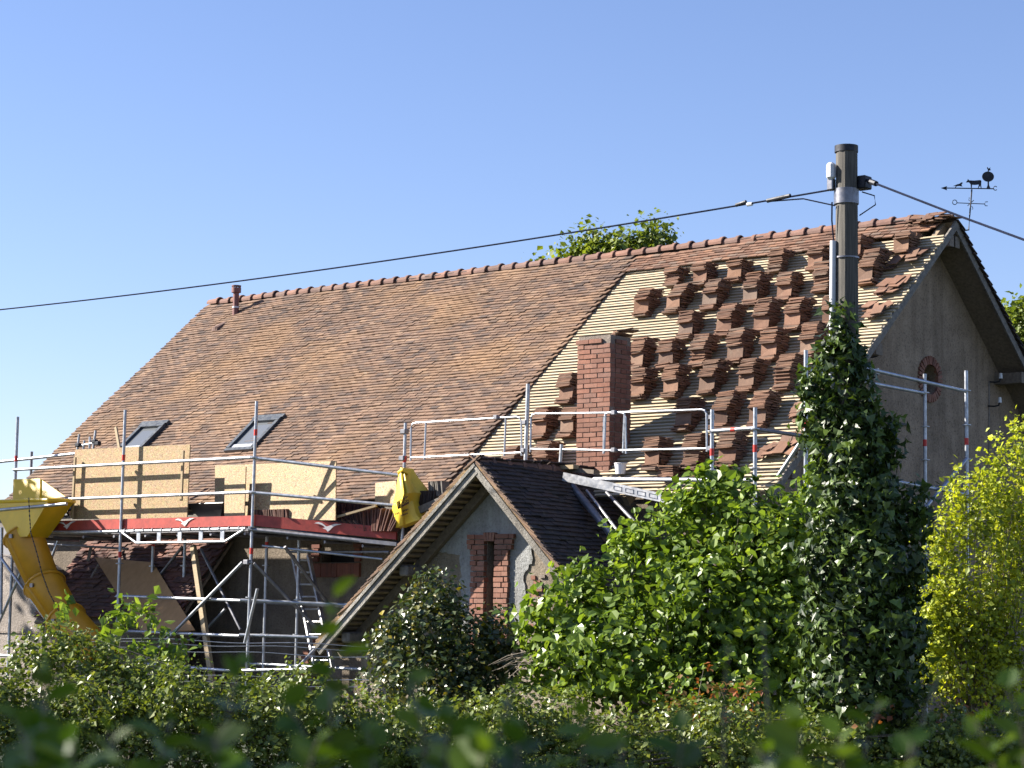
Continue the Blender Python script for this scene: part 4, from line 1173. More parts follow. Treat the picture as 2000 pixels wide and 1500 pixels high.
# yellow rubbish chute
ch = thing('rubbish_chute', atY(150, 1270, -6.3), 'yellow rubbish chute with square hopper hanging down the left scaffold', 'rubbish chute')
YC = -6.25
def q3(x, y, dy=0): return atY(x, y, YC+dy)
def hopper():
    # box hopper: back plate, rim, tapering body to a round neck
    m = MB()
    top = [q3(-12, 985), q3(106, 975)]
    z0 = (top[0][2]+top[1][2])/2
    ua, ub = top[0][0], top[1][0]
    rim = [(ua, YC-.03, z0), (ub-.10, YC-.03, z0), (ub-.04, YC+.3, z0), (ub-.2, YC+.55, z0), (ua, YC+.55, z0)]
    cx = q3(40, 1050)
    neck = [cx+np.array(q) for q in ((-.24, -.02, 0), (.20, -.02, .02), (.12, .42, .02), (-.30, .42, 0))]
    R = [np.array(q, float) for q in ((ua, YC-.02, z0), (ub-.12, YC-.02, z0), (ub-.18, YC+.5, z0), (ua, YC+.5, z0))]
    mid = [R[k]*.86+neck[k]*.14 for k in range(4)]
    g_ = np.array([[*R, R[0]], [*mid, mid[0]], [*neck, neck[0]]])
    h = m.grid(g_).build('hopper', 'chute_yellow', ch)
    md = h.modifiers.new('wall', 'SOLIDIFY'); md.thickness = .015
    MB().path([np.array(p)+[0, 0, .015] for p in rim+[rim[0]]], .03, 8).build('rim', 'chute_yellow', h, True)
    MB().tube(q3(-12, 997, -.04), q3(130, 984, -.04), .026, 10).build('carrier_bar', 'galv', ch, True)
    bk = [q3(25, 978, .2), q3(78, 976, .2), q3(78, 935, .3), q3(26, 936, .3)]
    MB().prism(bk, (0, .02, 0)).build('back_plate', 'chute_yellow', ch)
    MB().prism([q3(78, 976, .22), q3(78, 935, .32), q3(127, 970, .3)], (0, .02, 0)).build('side_plate', 'chute_yellow', ch)
hopper()
path = [(46, 1046, .22), (66, 1092, .2), (90, 1150, .16), (122, 1205, .12), (160, 1245, .08), (205, 1290, .0)]
def seg(a, b_, r0, r1, mat, nm, par):
    m = MB(); t, x, y, L = basis(a, b_); n = 18; prof = [(0, r0*1.08), (.03, r0*1.08), (.06, r0), (L, r1)]
    P = [[np.asarray(a)+t*d + (x*math.cos(2*math.pi*k/n)+y*math.sin(2*math.pi*k/n)*.9)*r for k in range(n+1)] for d, r in prof]
    o = m.grid(P).build(nm, mat, par, True); md = o.modifiers.new('wall', 'SOLIDIFY'); md.thickness = .012
    return o
pts = [q3(x, y, d) for x, y, d in path]
cuts = [(0, 1.0), (1.0, 2.25), (2.25, 3.4), (3.4, 5.0)]
def ppt(t):
    i = min(int(t), len(pts)-2); return pts[i]+(pts[i+1]-pts[i])*(t-i)
for i, (t0, t1) in enumerate(((0, 1.95), (1.85, 3.25), (3.15, 5.0))):
    s_ = seg(ppt(t0), ppt(t1), .30, .255, 'chute_orange', 'chute_segment', ch)
    a = ppt(t0); b2 = ppt(min(5, t0+.3)); t, x, y, L = basis(a, b2)
    MB().path([a+t*.02+(x*math.cos(2*math.pi*k/18)+y*math.sin(2*math.pi*k/18)*.9)*.335 for k in range(19)], .018, 6).build('collar', 'chute_orange', s_, True)
    MB().box(a+t*.03+np.array([.1, -.33, 0]), (.07, .03, .06)).build('clasp', 'strap_steel', s_)
cp = [q3(56, 972, -.05), q3(58, 1010, -.2), q3(60, 1040, -.22), q3(72, 1080, -.24), q3(82, 1120, -.26), q3(96, 1158, -.26), q3(116, 1195, -.26)]
mch = MB()
for i in range(len(cp)-1):
    for k in range(8):
        c = cp[i]+(cp[i+1]-cp[i])*(k+.5)/8; d = (cp[i+1]-cp[i])/8
        mch.bar(c-d*.42, c+d*.42, .02 if k % 2 else .006, .006 if k % 2 else .02)
mch.build('chain', 'iron_black', ch)
# tarpaulin and clutter behind the hopper
r = np.random.default_rng(5)
gx = np.zeros((9, 12, 3))
for i in range(9):
    for k in range(12):
        p = atY(78+60*k/11, 1012-48*i/8-(14*math.sin(k*.9) if i == 8 else 0), -5.55)
        gx[i, k] = p + [0, .12*math.sin(i*1.1+k*.8)+r.normal(0, .02)+.04*i, r.normal(0, .01)]
o = MB().grid(gx).build('tarpaulin', 'sheet_black', None, True); tag(o, 'crumpled black plastic sheet behind the hopper of the chute', 'tarpaulin')
gx2 = gx[1:5, 2:11].copy(); gx2[:, :, 1] -= .06
o = MB().grid(gx2[:, 4:]).build('plastic_sheet', 'sheet_grey', None, True); tag(o, 'crumpled grey plastic sheet by the left end of the chipboard', 'plastic sheet')
# ladder, prop, panel
lad = thing('ladder', atY(632, 1300, -5.2), 'aluminium ladder leaning against the wall under the scaffold', 'ladder')
a0, a1, b0, b1 = atY(572, 1085, -4.55), atY(616, 1305, -5.3), atY(603, 1085, -4.55), atY(650, 1305, -5.3)
MB().bar(a0, a1, .035, .06, up=(0, 1, 0)).build('stile', 'alu', lad); MB().bar(b0, b1, .035, .06, up=(0, 1, 0)).build('stile', 'alu', lad)
for k in range(9):
    t = (k+.4)/9; MB().tube(a0+(a1-a0)*t, b0+(b1-b0)*t, .014, 8).build('rung', 'alu', lad, True)
o = MB().bar(atY(377, 1066, -5.5), atY(416, 1340, -5.85), .085, .06, up=(0, 1, 0)).build('timber_prop', 'timber_pale'); tag(o, 'pale timber prop standing under the scaffold deck', 'prop')
ang_ = rad(50); Nl = np.array([0, -math.sin(ang_), math.cos(ang_)]); Ol = np.array([0, -4.4, 2.82])+Nl*.11
P = [on_plane(x, y, Ol, Nl) for x, y in ((186, 1090), (300, 1100), (382, 1232), (280, 1240))]
o = MB().prism(P, Nl*.02).build('plywood_panel', 'ply'); tag(o, 'brown plywood sheet leaning on the red tiles of the lean-to', 'panel')
for (x0, y0, x1, y1, lab) in ((192, 1103, 178, 1128, 'splintered board end beside the plywood sheet'), (178, 1068, 172, 1096, 'loose roof lath hanging over the lean-to tiles')):
    o = MB().bar(atY(x0, y0, -5.3), atY(x1, y1, -5.4), .05, .02).build('lath', 'timber_old'); tag(o, lab, 'lath')
# bucket and beam by the chimney
bk = thing('bucket', roof(1213, 928, .06), 'white bucket standing on the battens right of the chimney foot', 'bucket')
bc = roof(1212, 926, .05); n = 18
MB().tube(bc, bc+[0, 0, .14], .062, n, .082, cap=False).build('bucket_body', 'bucket_white', bk, True)
MB().tube(bc+[0, 0, .001], bc+[0, 0, .006], .06, n).build('bucket_base', 'bucket_white', bk)
MB().path([bc+[.083*math.cos(a), .083*math.sin(a), .14] for a in np.linspace(0, 2*math.pi, 19)], .006, 6).build('rim', 'bucket_white', bk, True)
bm_ = thing('aluminium_beam', atY(1215, 950, -5.5), 'perforated aluminium beam lying from the wing ridge to the eave', 'beam')
A, B = atY(1101, 931, -5.35), atY(1330, 980, -5.2)
MB().bar(A, B, .05, .11).build('beam_body', 'alu', bm_)
for k in range(5):
    t = .48+.1*k; c = A+(B-A)*t; d = (B-A)/np.linalg.norm(B-A)
    MB().path([c+d*x+np.array([0, -.0275, z]) for x, z in ((-.06, -.025), (.06, -.025), (.06, .025), (-.06, .025), (-.06, -.025))], .005, 5).build('slot_rim', 'galv_dark', bm_)
for (x0, y0, x1, y1, lab, m, r_) in ((1118, 950, 1195, 1045, 'dark tube lying down the wing roof under the beam', 'galv_dark', .05), (1146, 958, 1205, 1035, 'pale tube lying down the wing roof under the beam', 'alu', .018), (1185, 962, 1240, 1020, 'thin dark pole slanting under the eave beside the wing roof', 'galv_dark', .022)):
    o = MB().tube(atY(x0, y0, -5.0), atY(x1, y1, -5.6), r_, 10).build('tube_pole', m, None, True); tag(o, lab, 'pole')
o = MB().bar(atY(1180, 1055, -5.3), atY(1200, 1056, -5.3), .09, .07).build('loose_tile', 'tile_red'); tag(o, 'single loose brown tile lying on the wing roof', 'tile')

# ================================================================== wooden pole, wires, weather vane
DP = 22.3
ptop = atD(1653, 292, DP)
pole = thing('utility_pole', (ptop[0], ptop[1], 0), 'weathered wooden utility pole overgrown with ivy in front of the gable', 'pole')
m = MB(); n = 22; prof = []
rr = np.random.default_rng(3)
cr = rr.normal(0, .006, n)
for i in range(15):
    z = ptop[2]*i/14; r_ = .135-.028*i/14
    prof.append([(ptop[0]+math.cos(2*math.pi*k/n)*(r_+cr[k % n]), ptop[1]+math.sin(2*math.pi*k/n)*(r_+cr[k % n]), z + (0 if i < 14 else .04*math.sin(2*math.pi*k/n+1))) for k in range(n+1)])
m.grid(prof); m.add([np.array(p) for p in prof[-1][:-1]], [tuple(range(n))])
pw = m.build('shaft', 'pole_wood', pole, True)
topz = ptop[2]
MB().tube((ptop[0], ptop[1], topz-.03), (ptop[0], ptop[1], topz+.035), .118, 16).build('cap', 'iron_black', pole, True)
side = -RGT; side[2] = 0; side = side/np.linalg.norm(side)            # to the left as the road sees it
toward = -np.array([FWD[0], FWD[1], 0]); toward /= np.linalg.norm(toward)
def pp(px, py, dl=0, dt=0):
    q = atD(px, py, DP); return np.array([ptop[0], ptop[1], q[2]]) + side*dl + toward*dt
zb0, zb1 = pp(0, 376)[2], pp(0, 346)[2]
MB().tube((ptop[0], ptop[1], zb0), (ptop[0], ptop[1], zb1), .124, 20).build('strap', 'strap_steel', pole, True)
c = pp(1690, 359, -.16); MB().box(c, (.14, .14, .13)).build('bracket', 'iron_black', pole, bevel=.01)
c = pp(1622, 362, .15); MB().box(c, (.07, .07, .12)).build('bracket', 'strap_steel', pole, bevel=.01)
c = pp(1622, 336, .155, .02)
M_ = MB(); M_.box(c, (.085, .085, .17)); M_.build('junction_box', 'pvc_white', pole, bevel=.022)
MB().tube(pp(0, 450, .135, .03), pp(0, 900, .155, .03), .032, 12).build('conduit', 'pvc_white', pole, True)
MB().path([pp(0, 374, .15, .05), pp(0, 410, .15, .04), pp(0, 452, .13, .03)], .009, 6).build('cable', 'cable', pole, True)
MB().tube(pp(0, 484), pp(0, 481), .126, 18).build('tie_band', 'strap_steel', pole, True)
MB().path([pp(0, 352, -.15, .03), pp(0, 360, -.27, .05), pp(0, 378, -.28, .06), pp(0, 400, -.12, .06)], .007, 6).build('cable', 'cable', pole, True)
# wires
wl_ = thing('overhead_wire', pp(1620, 372, .16), 'overhead wire running left from the pole across the sky above the ridge', 'wire')
A = pp(1618, 373, .17); B = atD(-120, 617, 33)
pts_ = []
for i in range(31):
    t = i/30; p = A+(B-A)*t; p = p - np.array([0, 0, .10*4*t*(1-t)]); pts_.append(p)
MB().path(pts_, .0095, 8).build('cable', 'cable', wl_, True)
for t0, t1, r_ in ((.03, .048, .022), (.065, .073, .02)):
    MB().tube(A+(B-A)*t0, A+(B-A)*t1-[0, 0, .02], r_, 8).build('clamp', 'iron_black', wl_, True)
MB().path([pp(0, 380, .12, .03), A+(B-A)*.02-[0, 0, .05], A+(B-A)*.045-[0, 0, .03]], .008, 6).build('cable', 'cable', wl_, True)
MB().tube(A+(B-A)*.060-[0, 0, .03], A+(B-A)*.064-[0, 0, .03], .02, 8).build('tag_clip', 'pvc_white', wl_, True)
wr_ = thing('overhead_wire', pp(1690, 350, -.16), 'overhead wire running right from the pole past the weather vane', 'wire')
A2 = pp(1690, 350, -.16); B2 = atD(2100, 505, 19)
MB().path([A2, A2+(B2-A2)*.03, A2+(B2-A2)*.5-[0, 0, .01], B2], .011, 8).build('cable', 'cable', wr_, True)
MB().tube(A2+(B2-A2)*.035, A2+(B2-A2)*.075, .028, 8).build('clamp', 'iron_black', wr_, True)

UV = .06
vane = thing('weather_vane', atX(1893, 449, UV), 'black weather vane with arrow, dog, cow and tree on the gable tip', 'weather vane')
def vx(px, py): return atX(px, py, UV)
# the vane plate turns in the picture plane of the road
MB().path([vx(1880, 451)-[.05, 0, 0], vx(1892, 449), vx(1894, 420), vx(1898, 370)], .011, 8).build('mast', 'iron_black', vane, True)
vc = vx(1898, 368); dirv = np.array([RGT[0], RGT[1], 0]); dirv /= np.linalg.norm(dirv); thick = np.array([FWD[0], FWD[1], 0])*.008
sc_ = 1/(FPX/((vc-CAM) @ FWD))
def vp_(px, py): return vc + dirv*(px-1898)*sc_ + np.array([0, 0, 1])*(368-py)*sc_
def vpoly(pts, name):
    P = [vp_(*q) for q in pts]; tr = tessellate_polygon([[Vector((q[0], q[1], 0)) for q in pts]]); nn = len(P)
    MB().add(P+[q+thick for q in P], [tuple(x) for x in tr]+[tuple(i+nn for i in reversed(x)) for x in tr]+[(i, (i+1) % nn, nn+(i+1) % nn, nn+i) for i in range(nn)]).build(name, 'iron_black', vane)
MB().tube(vp_(1848, 368), vp_(1940, 368), .008, 8).build('arrow_shaft', 'iron_black', vane, True)
vpoly([(1837.5, 368), (1850, 364), (1848.5, 368), (1850, 372.5)], 'arrow_head')
vpoly([(1861, 364), (1870, 360), (1874, 359), (1878, 356), (1881, 357), (1878, 361), (1880, 364.5), (1874, 363.5), (1869, 364), (1866, 367.8), (1864.5, 367.8), (1867, 363.5)], 'dog')
vpoly([(1886.5, 356), (1890, 351.5), (1890.5, 349), (1893, 352), (1903, 352.3), (1915, 351), (1917, 353), (1916.5, 361), (1917.3, 368), (1915.8, 368), (1914.5, 362), (1911, 368), (1909.8, 367.6), (1912, 360), (1904, 361), (1899, 360.5), (1897.8, 368), (1896.3, 368), (1896, 360), (1893, 356), (1889, 356.2)], 'cow')
cir = [(1930+11.7*math.cos(a), 344+10.2*math.sin(a)) for a in np.linspace(0, 2*math.pi, 25)[:-1]]
vpoly(cir, 'tree'); vpoly([(1926.5, 368), (1929, 361), (1929, 353), (1931.8, 353), (1932, 361), (1935, 368)], 'tree_trunk')
vpoly([(1929, 334.5), (1930, 331), (1928, 327), (1929, 324.5), (1931, 328), (1935, 325.5), (1934, 329), (1936, 331), (1932, 332), (1931, 334.8)], 'bird')
MB().path([vp_(1944+3.5*math.cos(a), 367+4*math.sin(a)) for a in np.linspace(.6, 5.7, 14)], .006, 6).build('tail_ring', 'iron_black', vane, True)
MB().tube(vp_(1868, 397), vp_(1923, 398.5), .006, 8).build('cross_arm', 'iron_black', vane, True)
MB().path([vp_(1864.5+4.3*math.cos(a), 396+4.6*math.sin(a)) for a in np.linspace(0, 2*math.pi, 17)], .006, 6).build('compass_letter', 'iron_black', vane, True)
MB().path([vp_(1929, 394), vp_(1924, 394.5), vp_(1923, 398), vp_(1924, 402), vp_(1928.5, 402)], .006, 6).build('compass_letter', 'iron_black', vane, True)
MB().tube(vp_(1895.5, 397)-thick*25, vp_(1895.5, 397)+thick*25, .006, 8).build('cross_arm', 'iron_black', vane, True)
MB().path([vp_(1894.5, 388), vp_(1892.5, 386), vp_(1892, 391), vp_(1893.5, 393)], .005, 6).build('compass_letter', 'iron_black', vane, True)
MB().path([vp_(1897, 404), vp_(1899, 404.5), vp_(1900, 408), vp_(1898, 410)], .005, 6).build('compass_letter', 'iron_black', vane, True)

# ================================================================== vegetation
LEAF4 = (np.array([(0, 0, 0), (-.40, .45, .08), (0, 1, -.05), (.40, .45, .08)]), np.array([(0, 3, 2), (0, 2, 1)]))
LEAF6 = (np.array([(0, 0, 0), (-.42, .25, .10), (-.36, .68, .08), (0, 1.0, -.08), (.36, .68, .08), (.42, .25, .10)]), np.array([(0, 5, 4), (0, 4, 3), (0, 3, 2), (0, 2, 1)]))
IVY = (np.array([(0, .08, 0), (-.5, .0, .06), (-.36, .42, .06), (-.16, .55, .02), (0, 1.0, -.06), (.16, .55, .02), (.36, .42, .06), (.5, .0, .06)]), np.array([(0, 7, 6), (0, 6, 5), (0, 5, 4), (0, 4, 3), (0, 3, 2), (0, 2, 1)]))
def unit(v): return v/np.maximum(np.linalg.norm(v, axis=-1, keepdims=True), 1e-9)
def leaf_mats(P, nrm, size, r, droop=.3, svar=.45):
    """a frame for each leaf: y along the leaf, z its upper face"""
    n = len(P)
    z = unit(nrm + r.normal(0, .45, (n, 3)))
    t = r.normal(0, 1, (n, 3)) + np.array([0, 0, -droop])
    y = unit(t - z*np.sum(t*z, 1, keepdims=True)); x = np.cross(y, z)
    s = size*np.clip(r.normal(1, svar, n), .4, 1.9)[:, None]
    M = np.zeros((n, 4, 4)); M[:, 3, 3] = 1
    M[:, :3, 0], M[:, :3, 1], M[:, :3, 2], M[:, :3, 3] = x*s, y*s, z*s, P
    return M
def leaf_object(M, shape, mat, parent, name='foliage', nparts=0):
    V0, F0 = shape
    if nparts:
        dist = np.linalg.norm(M[:, :3, 3]-CAM, axis=1); o_ = np.argsort(dist); near, M = M[o_[:nparts]], M[o_[nparts:]]
        me = mesh_from('leaf', V0, [tuple(int(i) for i in f) for f in F0]); me.materials.append(MATS[mat])
        for q in near: place('leaf', me, mat, parent, q)
    V = np.einsum('nij,kj->nki', M[:, :3, :3], V0) + M[:, None, :3, 3]
    F = (F0[None] + (np.arange(len(M))*len(V0))[:, None, None]).reshape(-1, 3)
    me = mesh_from(name, V.reshape(-1, 3)-origin_of(parent), F)
    o = link_mesh(name, me, mat, parent); o['kind'] = 'stuff'; return o
def blob_points(blobs, ncl, r, inner=.55, depth=1.0):
    """cluster centres and outward directions inside the shells of ellipsoids given in photo pixels and metres"""
    vol = np.array([b[2]*b[3] for b in blobs], float); vol /= vol.sum()
    C, Nn = [], []
    for b, w in zip(blobs, vol):
        k = max(3, int(ncl*w)); c = atD(b[0], b[1], b[4]); sc = b[4]/FPX
        d = unit(r.normal(0, 1, (k, 3)))
        lump = 1 + .16*np.sin(d[:, 0]*5+b[0])*np.cos(d[:, 1]*6+b[1]) + .1*np.sin(d[:, 2]*9)
        rad_ = (inner+(1.04-inner)*r.random(k)**.55)*lump
        rx, ry = b[2]*sc, b[3]*sc; rd = (b[5] if len(b) > 5 else depth*rx)
        fh = np.array([FWD[0], FWD[1], 0]); fh /= np.linalg.norm(fh); rh = np.array([RGT[0], RGT[1], 0]); rh /= np.linalg.norm(rh)
        off = rh*(d[:, :1]*rx) + fh*(d[:, 1:2]*rd) + np.array([0, 0, 1])*(d[:, 2:3]*ry)
        C.append(c + off*rad_[:, None]); Nn.append(unit(rh*d[:, :1]/rx + fh*d[:, 1:2]/rd + np.array([0, 0, 1.0])*d[:, 2:3]/ry))
    return np.concatenate(C), np.concatenate(Nn)
def clustered(C, Nn, per, spread, r, upb=.6):
    k = len(C); idx = np.repeat(np.arange(k), per)
    P = C[idx] + r.normal(0, spread, (len(idx), 3)); N = unit(Nn[idx]*.8 + np.array([0, 0, upb]) + r.normal(0, .35, (len(idx), 3)))
    return P, N
def branches(parent, base, C, r, n, r0=.03, mat='bark', name='branch', sag=.3):
    m = MB()
    for i in r.choice(len(C), min(n, len(C)), replace=False):
        e = C[i]; b = base + r.normal(0, .08, 3)*[1, 1, 0]; mid = b+(e-b)*.5 + r.normal(0, .12, 3) + [0, 0, sag*np.linalg.norm(e-b)*.2]
        ts = np.linspace(0, 1, 6); pts = [(1-t)**2*b+2*t*(1-t)*mid+t*t*e for t in ts]
        m.path(pts, [r0*(1-.85*t) for t in ts], 5)
    return m.build(name, mat, parent, True)
def plant(name, label, cat, blobs, ncl, per, spread, size, shape, mat, base, seed, group=None, nbr=24, br=.03, inner=.55, depth=1.0, upb=.6, nparts=0, fol='foliage', trunk='branch', bmat='bark', droop=.3, extra=None, clip=None):
    r = np.random.default_rng(seed)
    base = np.asarray(base, float)
    t = thing(name, base, label, cat, group)
    C, Nn = blob_points(blobs, ncl, r, inner, depth)
    if clip is not None:
        k = clip(C); C, Nn = C[k], Nn[k]
    P, N = clustered(C, Nn, per, spread, r, upb)
    leaf_object(leaf_mats(P, N, size, r, droop), shape, mat, t, fol, nparts)
    if nbr: branches(t, base, C, r, nbr, br, bmat, trunk)
    return t, C, Nn, r
def foot(px, d):
    p = atD(px, 1300, d); return np.array([p[0], p[1], 0.0])

plant('hazel_shrub', 'broad bright green shrub with round leaves in front of the wing', 'shrub',
      [(1420, 1015, 120, 85, 25.8), (1300, 1095, 105, 85, 25.5), (1180, 1185, 110, 75, 25.2), (1080, 1215, 65, 75, 25.2), (1500, 1090, 115, 115, 25.2), (1380, 1200, 150, 115, 24.8), (1230, 1290, 160, 95, 24.6),
       (1500, 1260, 125, 115, 24.6), (1585, 1010, 50, 75, 25.5), (1095, 1300, 75, 65, 25), (1560, 1150, 65, 140, 25), (1345, 985, 45, 38, 26), (1600, 950, 36, 42, 25.6), (1395, 945, 50, 28, 26), (1120, 1120, 45, 22, 25.4), (1235, 1055, 50, 35, 25.6), (1400, 1340, 200, 60, 24.3)],
      2400, 7, .085, .080, LEAF6, 'leaf_hazel', foot(1350, 25.3), 41, nbr=120, br=.02, inner=.25, depth=.75, upb=.35, bmat='twig')
plant('ivy_bush', 'dark rounded ivy bush with some yellow leaves before the slit window', 'bush',
      [(848, 1165, 45, 52, 25.8), (845, 1230, 85, 65, 25.6), (900, 1275, 80, 80, 25.6), (775, 1275, 55, 65, 25.4), (950, 1330, 65, 85, 25.6), (835, 1340, 120, 65, 25.2), (900, 1400, 130, 60, 25.2), (970, 1255, 40, 60, 25.8)],
      1500, 8, .06, .058, LEAF4, 'leaf_ivy_bush', foot(860, 25.6), 42, nbr=16, br=.03, inner=.6, depth=.9)
def dpl(px, py):
    q = atD(px, py, DP); return float((np.array([ptop[0], ptop[1], q[2]])-CAM) @ FWD)
ivy, C, Nn, r = plant('climbing_ivy', 'dark glossy ivy climbing the wooden pole in a tall thick column', 'ivy',
      [(1644, 640, 13, 44, dpl(1644, 640)-.14), (1648, 690, 26, 40, dpl(1648, 690)-.1), (1650, 715, 36, 45, dpl(1650, 715)), (1655, 790, 50, 62, dpl(1655, 790)), (1662, 880, 68, 85, dpl(1662, 880)), (1674, 990, 90, 95, dpl(1674, 990)), (1686, 1110, 116, 105, dpl(1686, 1110)), (1686, 1240, 118, 105, dpl(1686, 1240)), (1680, 1350, 112, 75, dpl(1680, 1350)), (1600, 820, 30, 60, dpl(1600, 820)), (1585, 745, 14, 26, dpl(1585, 745)), (1738, 838, 16, 20, dpl(1738, 838)), (1735, 880, 12, 40, dpl(1735, 880)), (1790, 1010, 18, 60, dpl(1790, 1010)), (1622, 690, 14, 30, dpl(1622, 690))],
      2600, 6, .06, .074, IVY, 'leaf_ivy', foot(1655, DP), 43, nbr=10, br=.02, inner=.66, depth=.9, upb=.15, nparts=300, droop=1.2)
plant('golden_shrub', 'yellow green upright shrub in front of the gable at the right edge', 'shrub',
      [(1910, 1190, 110, 150, 24.0), (1962, 970, 40, 85, 24.2), (1905, 1010, 50, 75, 24.0), (1842, 1060, 42, 75, 24.0), (1975, 1090, 70, 140, 24.3), (1870, 1280, 100, 110, 23.8), (1992, 870, 24, 55, 24.3), (1970, 1290, 90, 110, 23.8), (1925, 935, 20, 60, 24.2), (1838, 1170, 55, 95, 23.9), (1865, 985, 18, 55, 24.1), (2040, 1000, 60, 180, 24.3), (1820, 1250, 50, 90, 23.7), (1950, 870, 10, 40, 24.2)],
      1900, 9, .075, .047, LEAF4, 'leaf_yellow', foot(1910, 24), 44, nbr=110, br=.014, inner=.1, depth=.6, upb=.8, bmat='twig')
# the hedge across the foot of the picture
r = np.random.default_rng(45)
hb = []
for x in range(-80, 2090, 62):
    yt = 1312 if x < 620 else 1360 if x < 1150 else 1385
    yt += 16*math.sin(x*.017)+10*math.sin(x*.051)
    hb.append((x, yt+62, 62, 62, 21.6+.3*math.sin(x*.03), .34)); hb.append((x+30, yt+150, 70, 80, 21.4, .4))
hb += [(110, 1262, 62, 48, 22.2), (60, 1290, 50, 40, 22), (160, 1285, 55, 45, 22), (215, 1300, 40, 40, 22), (290, 1322, 60, 30, 22)]
plant('ivy_hedge', 'long ivy covered hedge across the foot of the picture in front of the scaffold', 'hedge', hb, 12500, 7, .045, .046, LEAF4, 'leaf_hedge', foot(900, 21.5), 46, nbr=60, br=.014, inner=.62, upb=.5)
plant('young_shoots', 'young leafy shoots growing up before the plywood sheet', 'shoots', [(285, 1195, 60, 22, 23), (330, 1262, 45, 32, 22.8), (232, 1215, 22, 48, 23), (205, 1255, 24, 40, 22.8), (262, 1270, 24, 40, 22.8), (120, 1195, 14, 26, 22.6), (345, 1290, 30, 30, 22.6)],
      70, 8, .05, .075, LEAF4, 'leaf_hazel', foot(270, 22.8), 47, nbr=26, br=.010, inner=.1, bmat='twig')
plant('red_leaf_shrub', 'low shrub with reddish young leaves below the bright green shrub', 'shrub', [(1385, 1345, 80, 32, 22.6), (1330, 1375, 60, 30, 22.4), (1460, 1375, 60, 34, 22.4), (1400, 1400, 90, 30, 22.2), (1720, 1395, 60, 30, 21.3), (1880, 1385, 40, 34, 21.3)],
      60, 6, .06, .05, LEAF4, 'leaf_red', foot(1390, 22.4), 48, nbr=24, br=.008, inner=.1, bmat='twig')
plant('broadleaf_tree', 'green tree crown rising behind the middle of the ridge', 'tree', [(1205, 505, 62, 42, 47), (1268, 478, 34, 42, 47), (1150, 480, 20, 34, 47), (1152, 505, 40, 26, 47), (1104, 500, 16, 20, 47), (1052, 524, 17, 11, 47), (1240, 505, 60, 30, 47), (1295, 470, 10, 26, 47), (1200, 560, 120, 50, 47), (1180, 650, 170, 90, 47)],
      2000, 9, .15, .105, LEAF4, 'leaf_tree', foot(1190, 47), 49, nbr=30, br=.12, inner=.35, fol='crown', trunk='trunk')
plant('broadleaf_tree', 'green tree crown peeping out right of the gable at the right edge', 'tree', [(1982, 618, 24, 26, 48), (2010, 640, 40, 50, 48), (1995, 680, 24, 30, 48), (2060, 700, 80, 90, 48)],
      900, 9, .14, .10, LEAF4, 'leaf_tree', foot(2040, 48), 50, nbr=40, br=.10, inner=.3, fol='crown', trunk='trunk')
# a tree added out of the picture on the left, only to shade the foreground
shade = CAM + np.array([-1.9, 2.2, 0]) - SD*8.0
tr_, Ct, Nt, r = thing('added_shade_tree', (shade[0], shade[1], 0), 'tree added out of the picture to shade the foreground', 'tree'), None, None, np.random.default_rng(51)
d = unit(r.normal(0, 1, (200, 3))); Ct = shade + d*np.array([2.6, 2.6, 1.9])*r.random((200, 1))**.4
P, N = clustered(Ct, d, 8, .16, r); leaf_object(leaf_mats(P, N, .17, r), LEAF4, 'leaf_tree', tr_, 'crown')
MB().path([(shade[0], shade[1], 0), (shade[0]+.1, shade[1], 2), (shade[0], shade[1]+.1, shade[2])], [.2, .16, .06], 10).build('trunk', 'bark', tr_, True)
gp = np.array([-10.7, -5.6, .95]) - SD*11.0  # unseen tree added up-sun, low wide crown shaped to shade the scaffold foot
gt = thing('added_scaffold_shade_tree', (gp[0], gp[1], 0), 'tree added out of the picture on the left to shade the scaffold foot', 'tree')
r = np.random.default_rng(58)
perp = np.array([-SD[1], SD[0], 0]); perp /= np.linalg.norm(perp); alng = np.array([SD[0], SD[1], 0]); alng /= np.linalg.norm(alng)
d = unit(r.normal(0, 1, (1100, 3)))*r.random((1100, 1))**.35
Ct = gp + perp*d[:, :1]*1.9 + alng*d[:, 1:2]*1.6 + np.array([0, 0, 1])*d[:, 2:3]*.95
P, N = clustered(Ct, d, 9, .14, r); leaf_object(leaf_mats(P, N, .16, r), LEAF4, 'leaf_tree', gt, 'crown')
MB().path([(gp[0], gp[1], 0), (gp[0]+.1, gp[1], 3), tuple(gp)], [.22, .17, .06], 10).build('trunk', 'bark', gt, True)
# dry twigs hanging beside the green shrub
r = np.random.default_rng(52)
m = MB()
for k in range(9):
    a = atD(1035+r.uniform(-10, 10), 1285+r.uniform(-14, 14), 24.8); b_ = a + (-RGT)*r.uniform(.15, .42) + np.array([0, 0, r.uniform(-.16, .02)]); c = (a+b_)/2+[0, 0, .03]
    m.path([a, c, b_], [.006, .005, .002], 4)
o = m.build('dry_twigs', 'twig', None, True); tag(o, 'pale dry twigs hanging between the ivy bush and the green shrub', 'twigs')
# wire fence in front of the scaffold
fe = thing('wire_fence', foot(300, 23.2), 'thin wire fence strands in front of the scaffold foot', 'fence')
for k, (ya, yb) in enumerate(((1243, 1262), (1250, 1270), (1262, 1284), (1310, 1330), (1322, 1345))):
    P_ = [atD(120+(720-120)*t, ya+(yb-ya)*t+2.2*math.sin(t*14+k), 23.2) for t in np.linspace(0, 1, 25)]
    MB().path(P_, .0045, 5).build('wire', 'galv', fe, True)
for x in (120, 420, 720):
    q = foot(x, 23.25); MB().tube(q, q+[0, 0, .95], .02, 8).build('post', 'timber_old', fe, True)

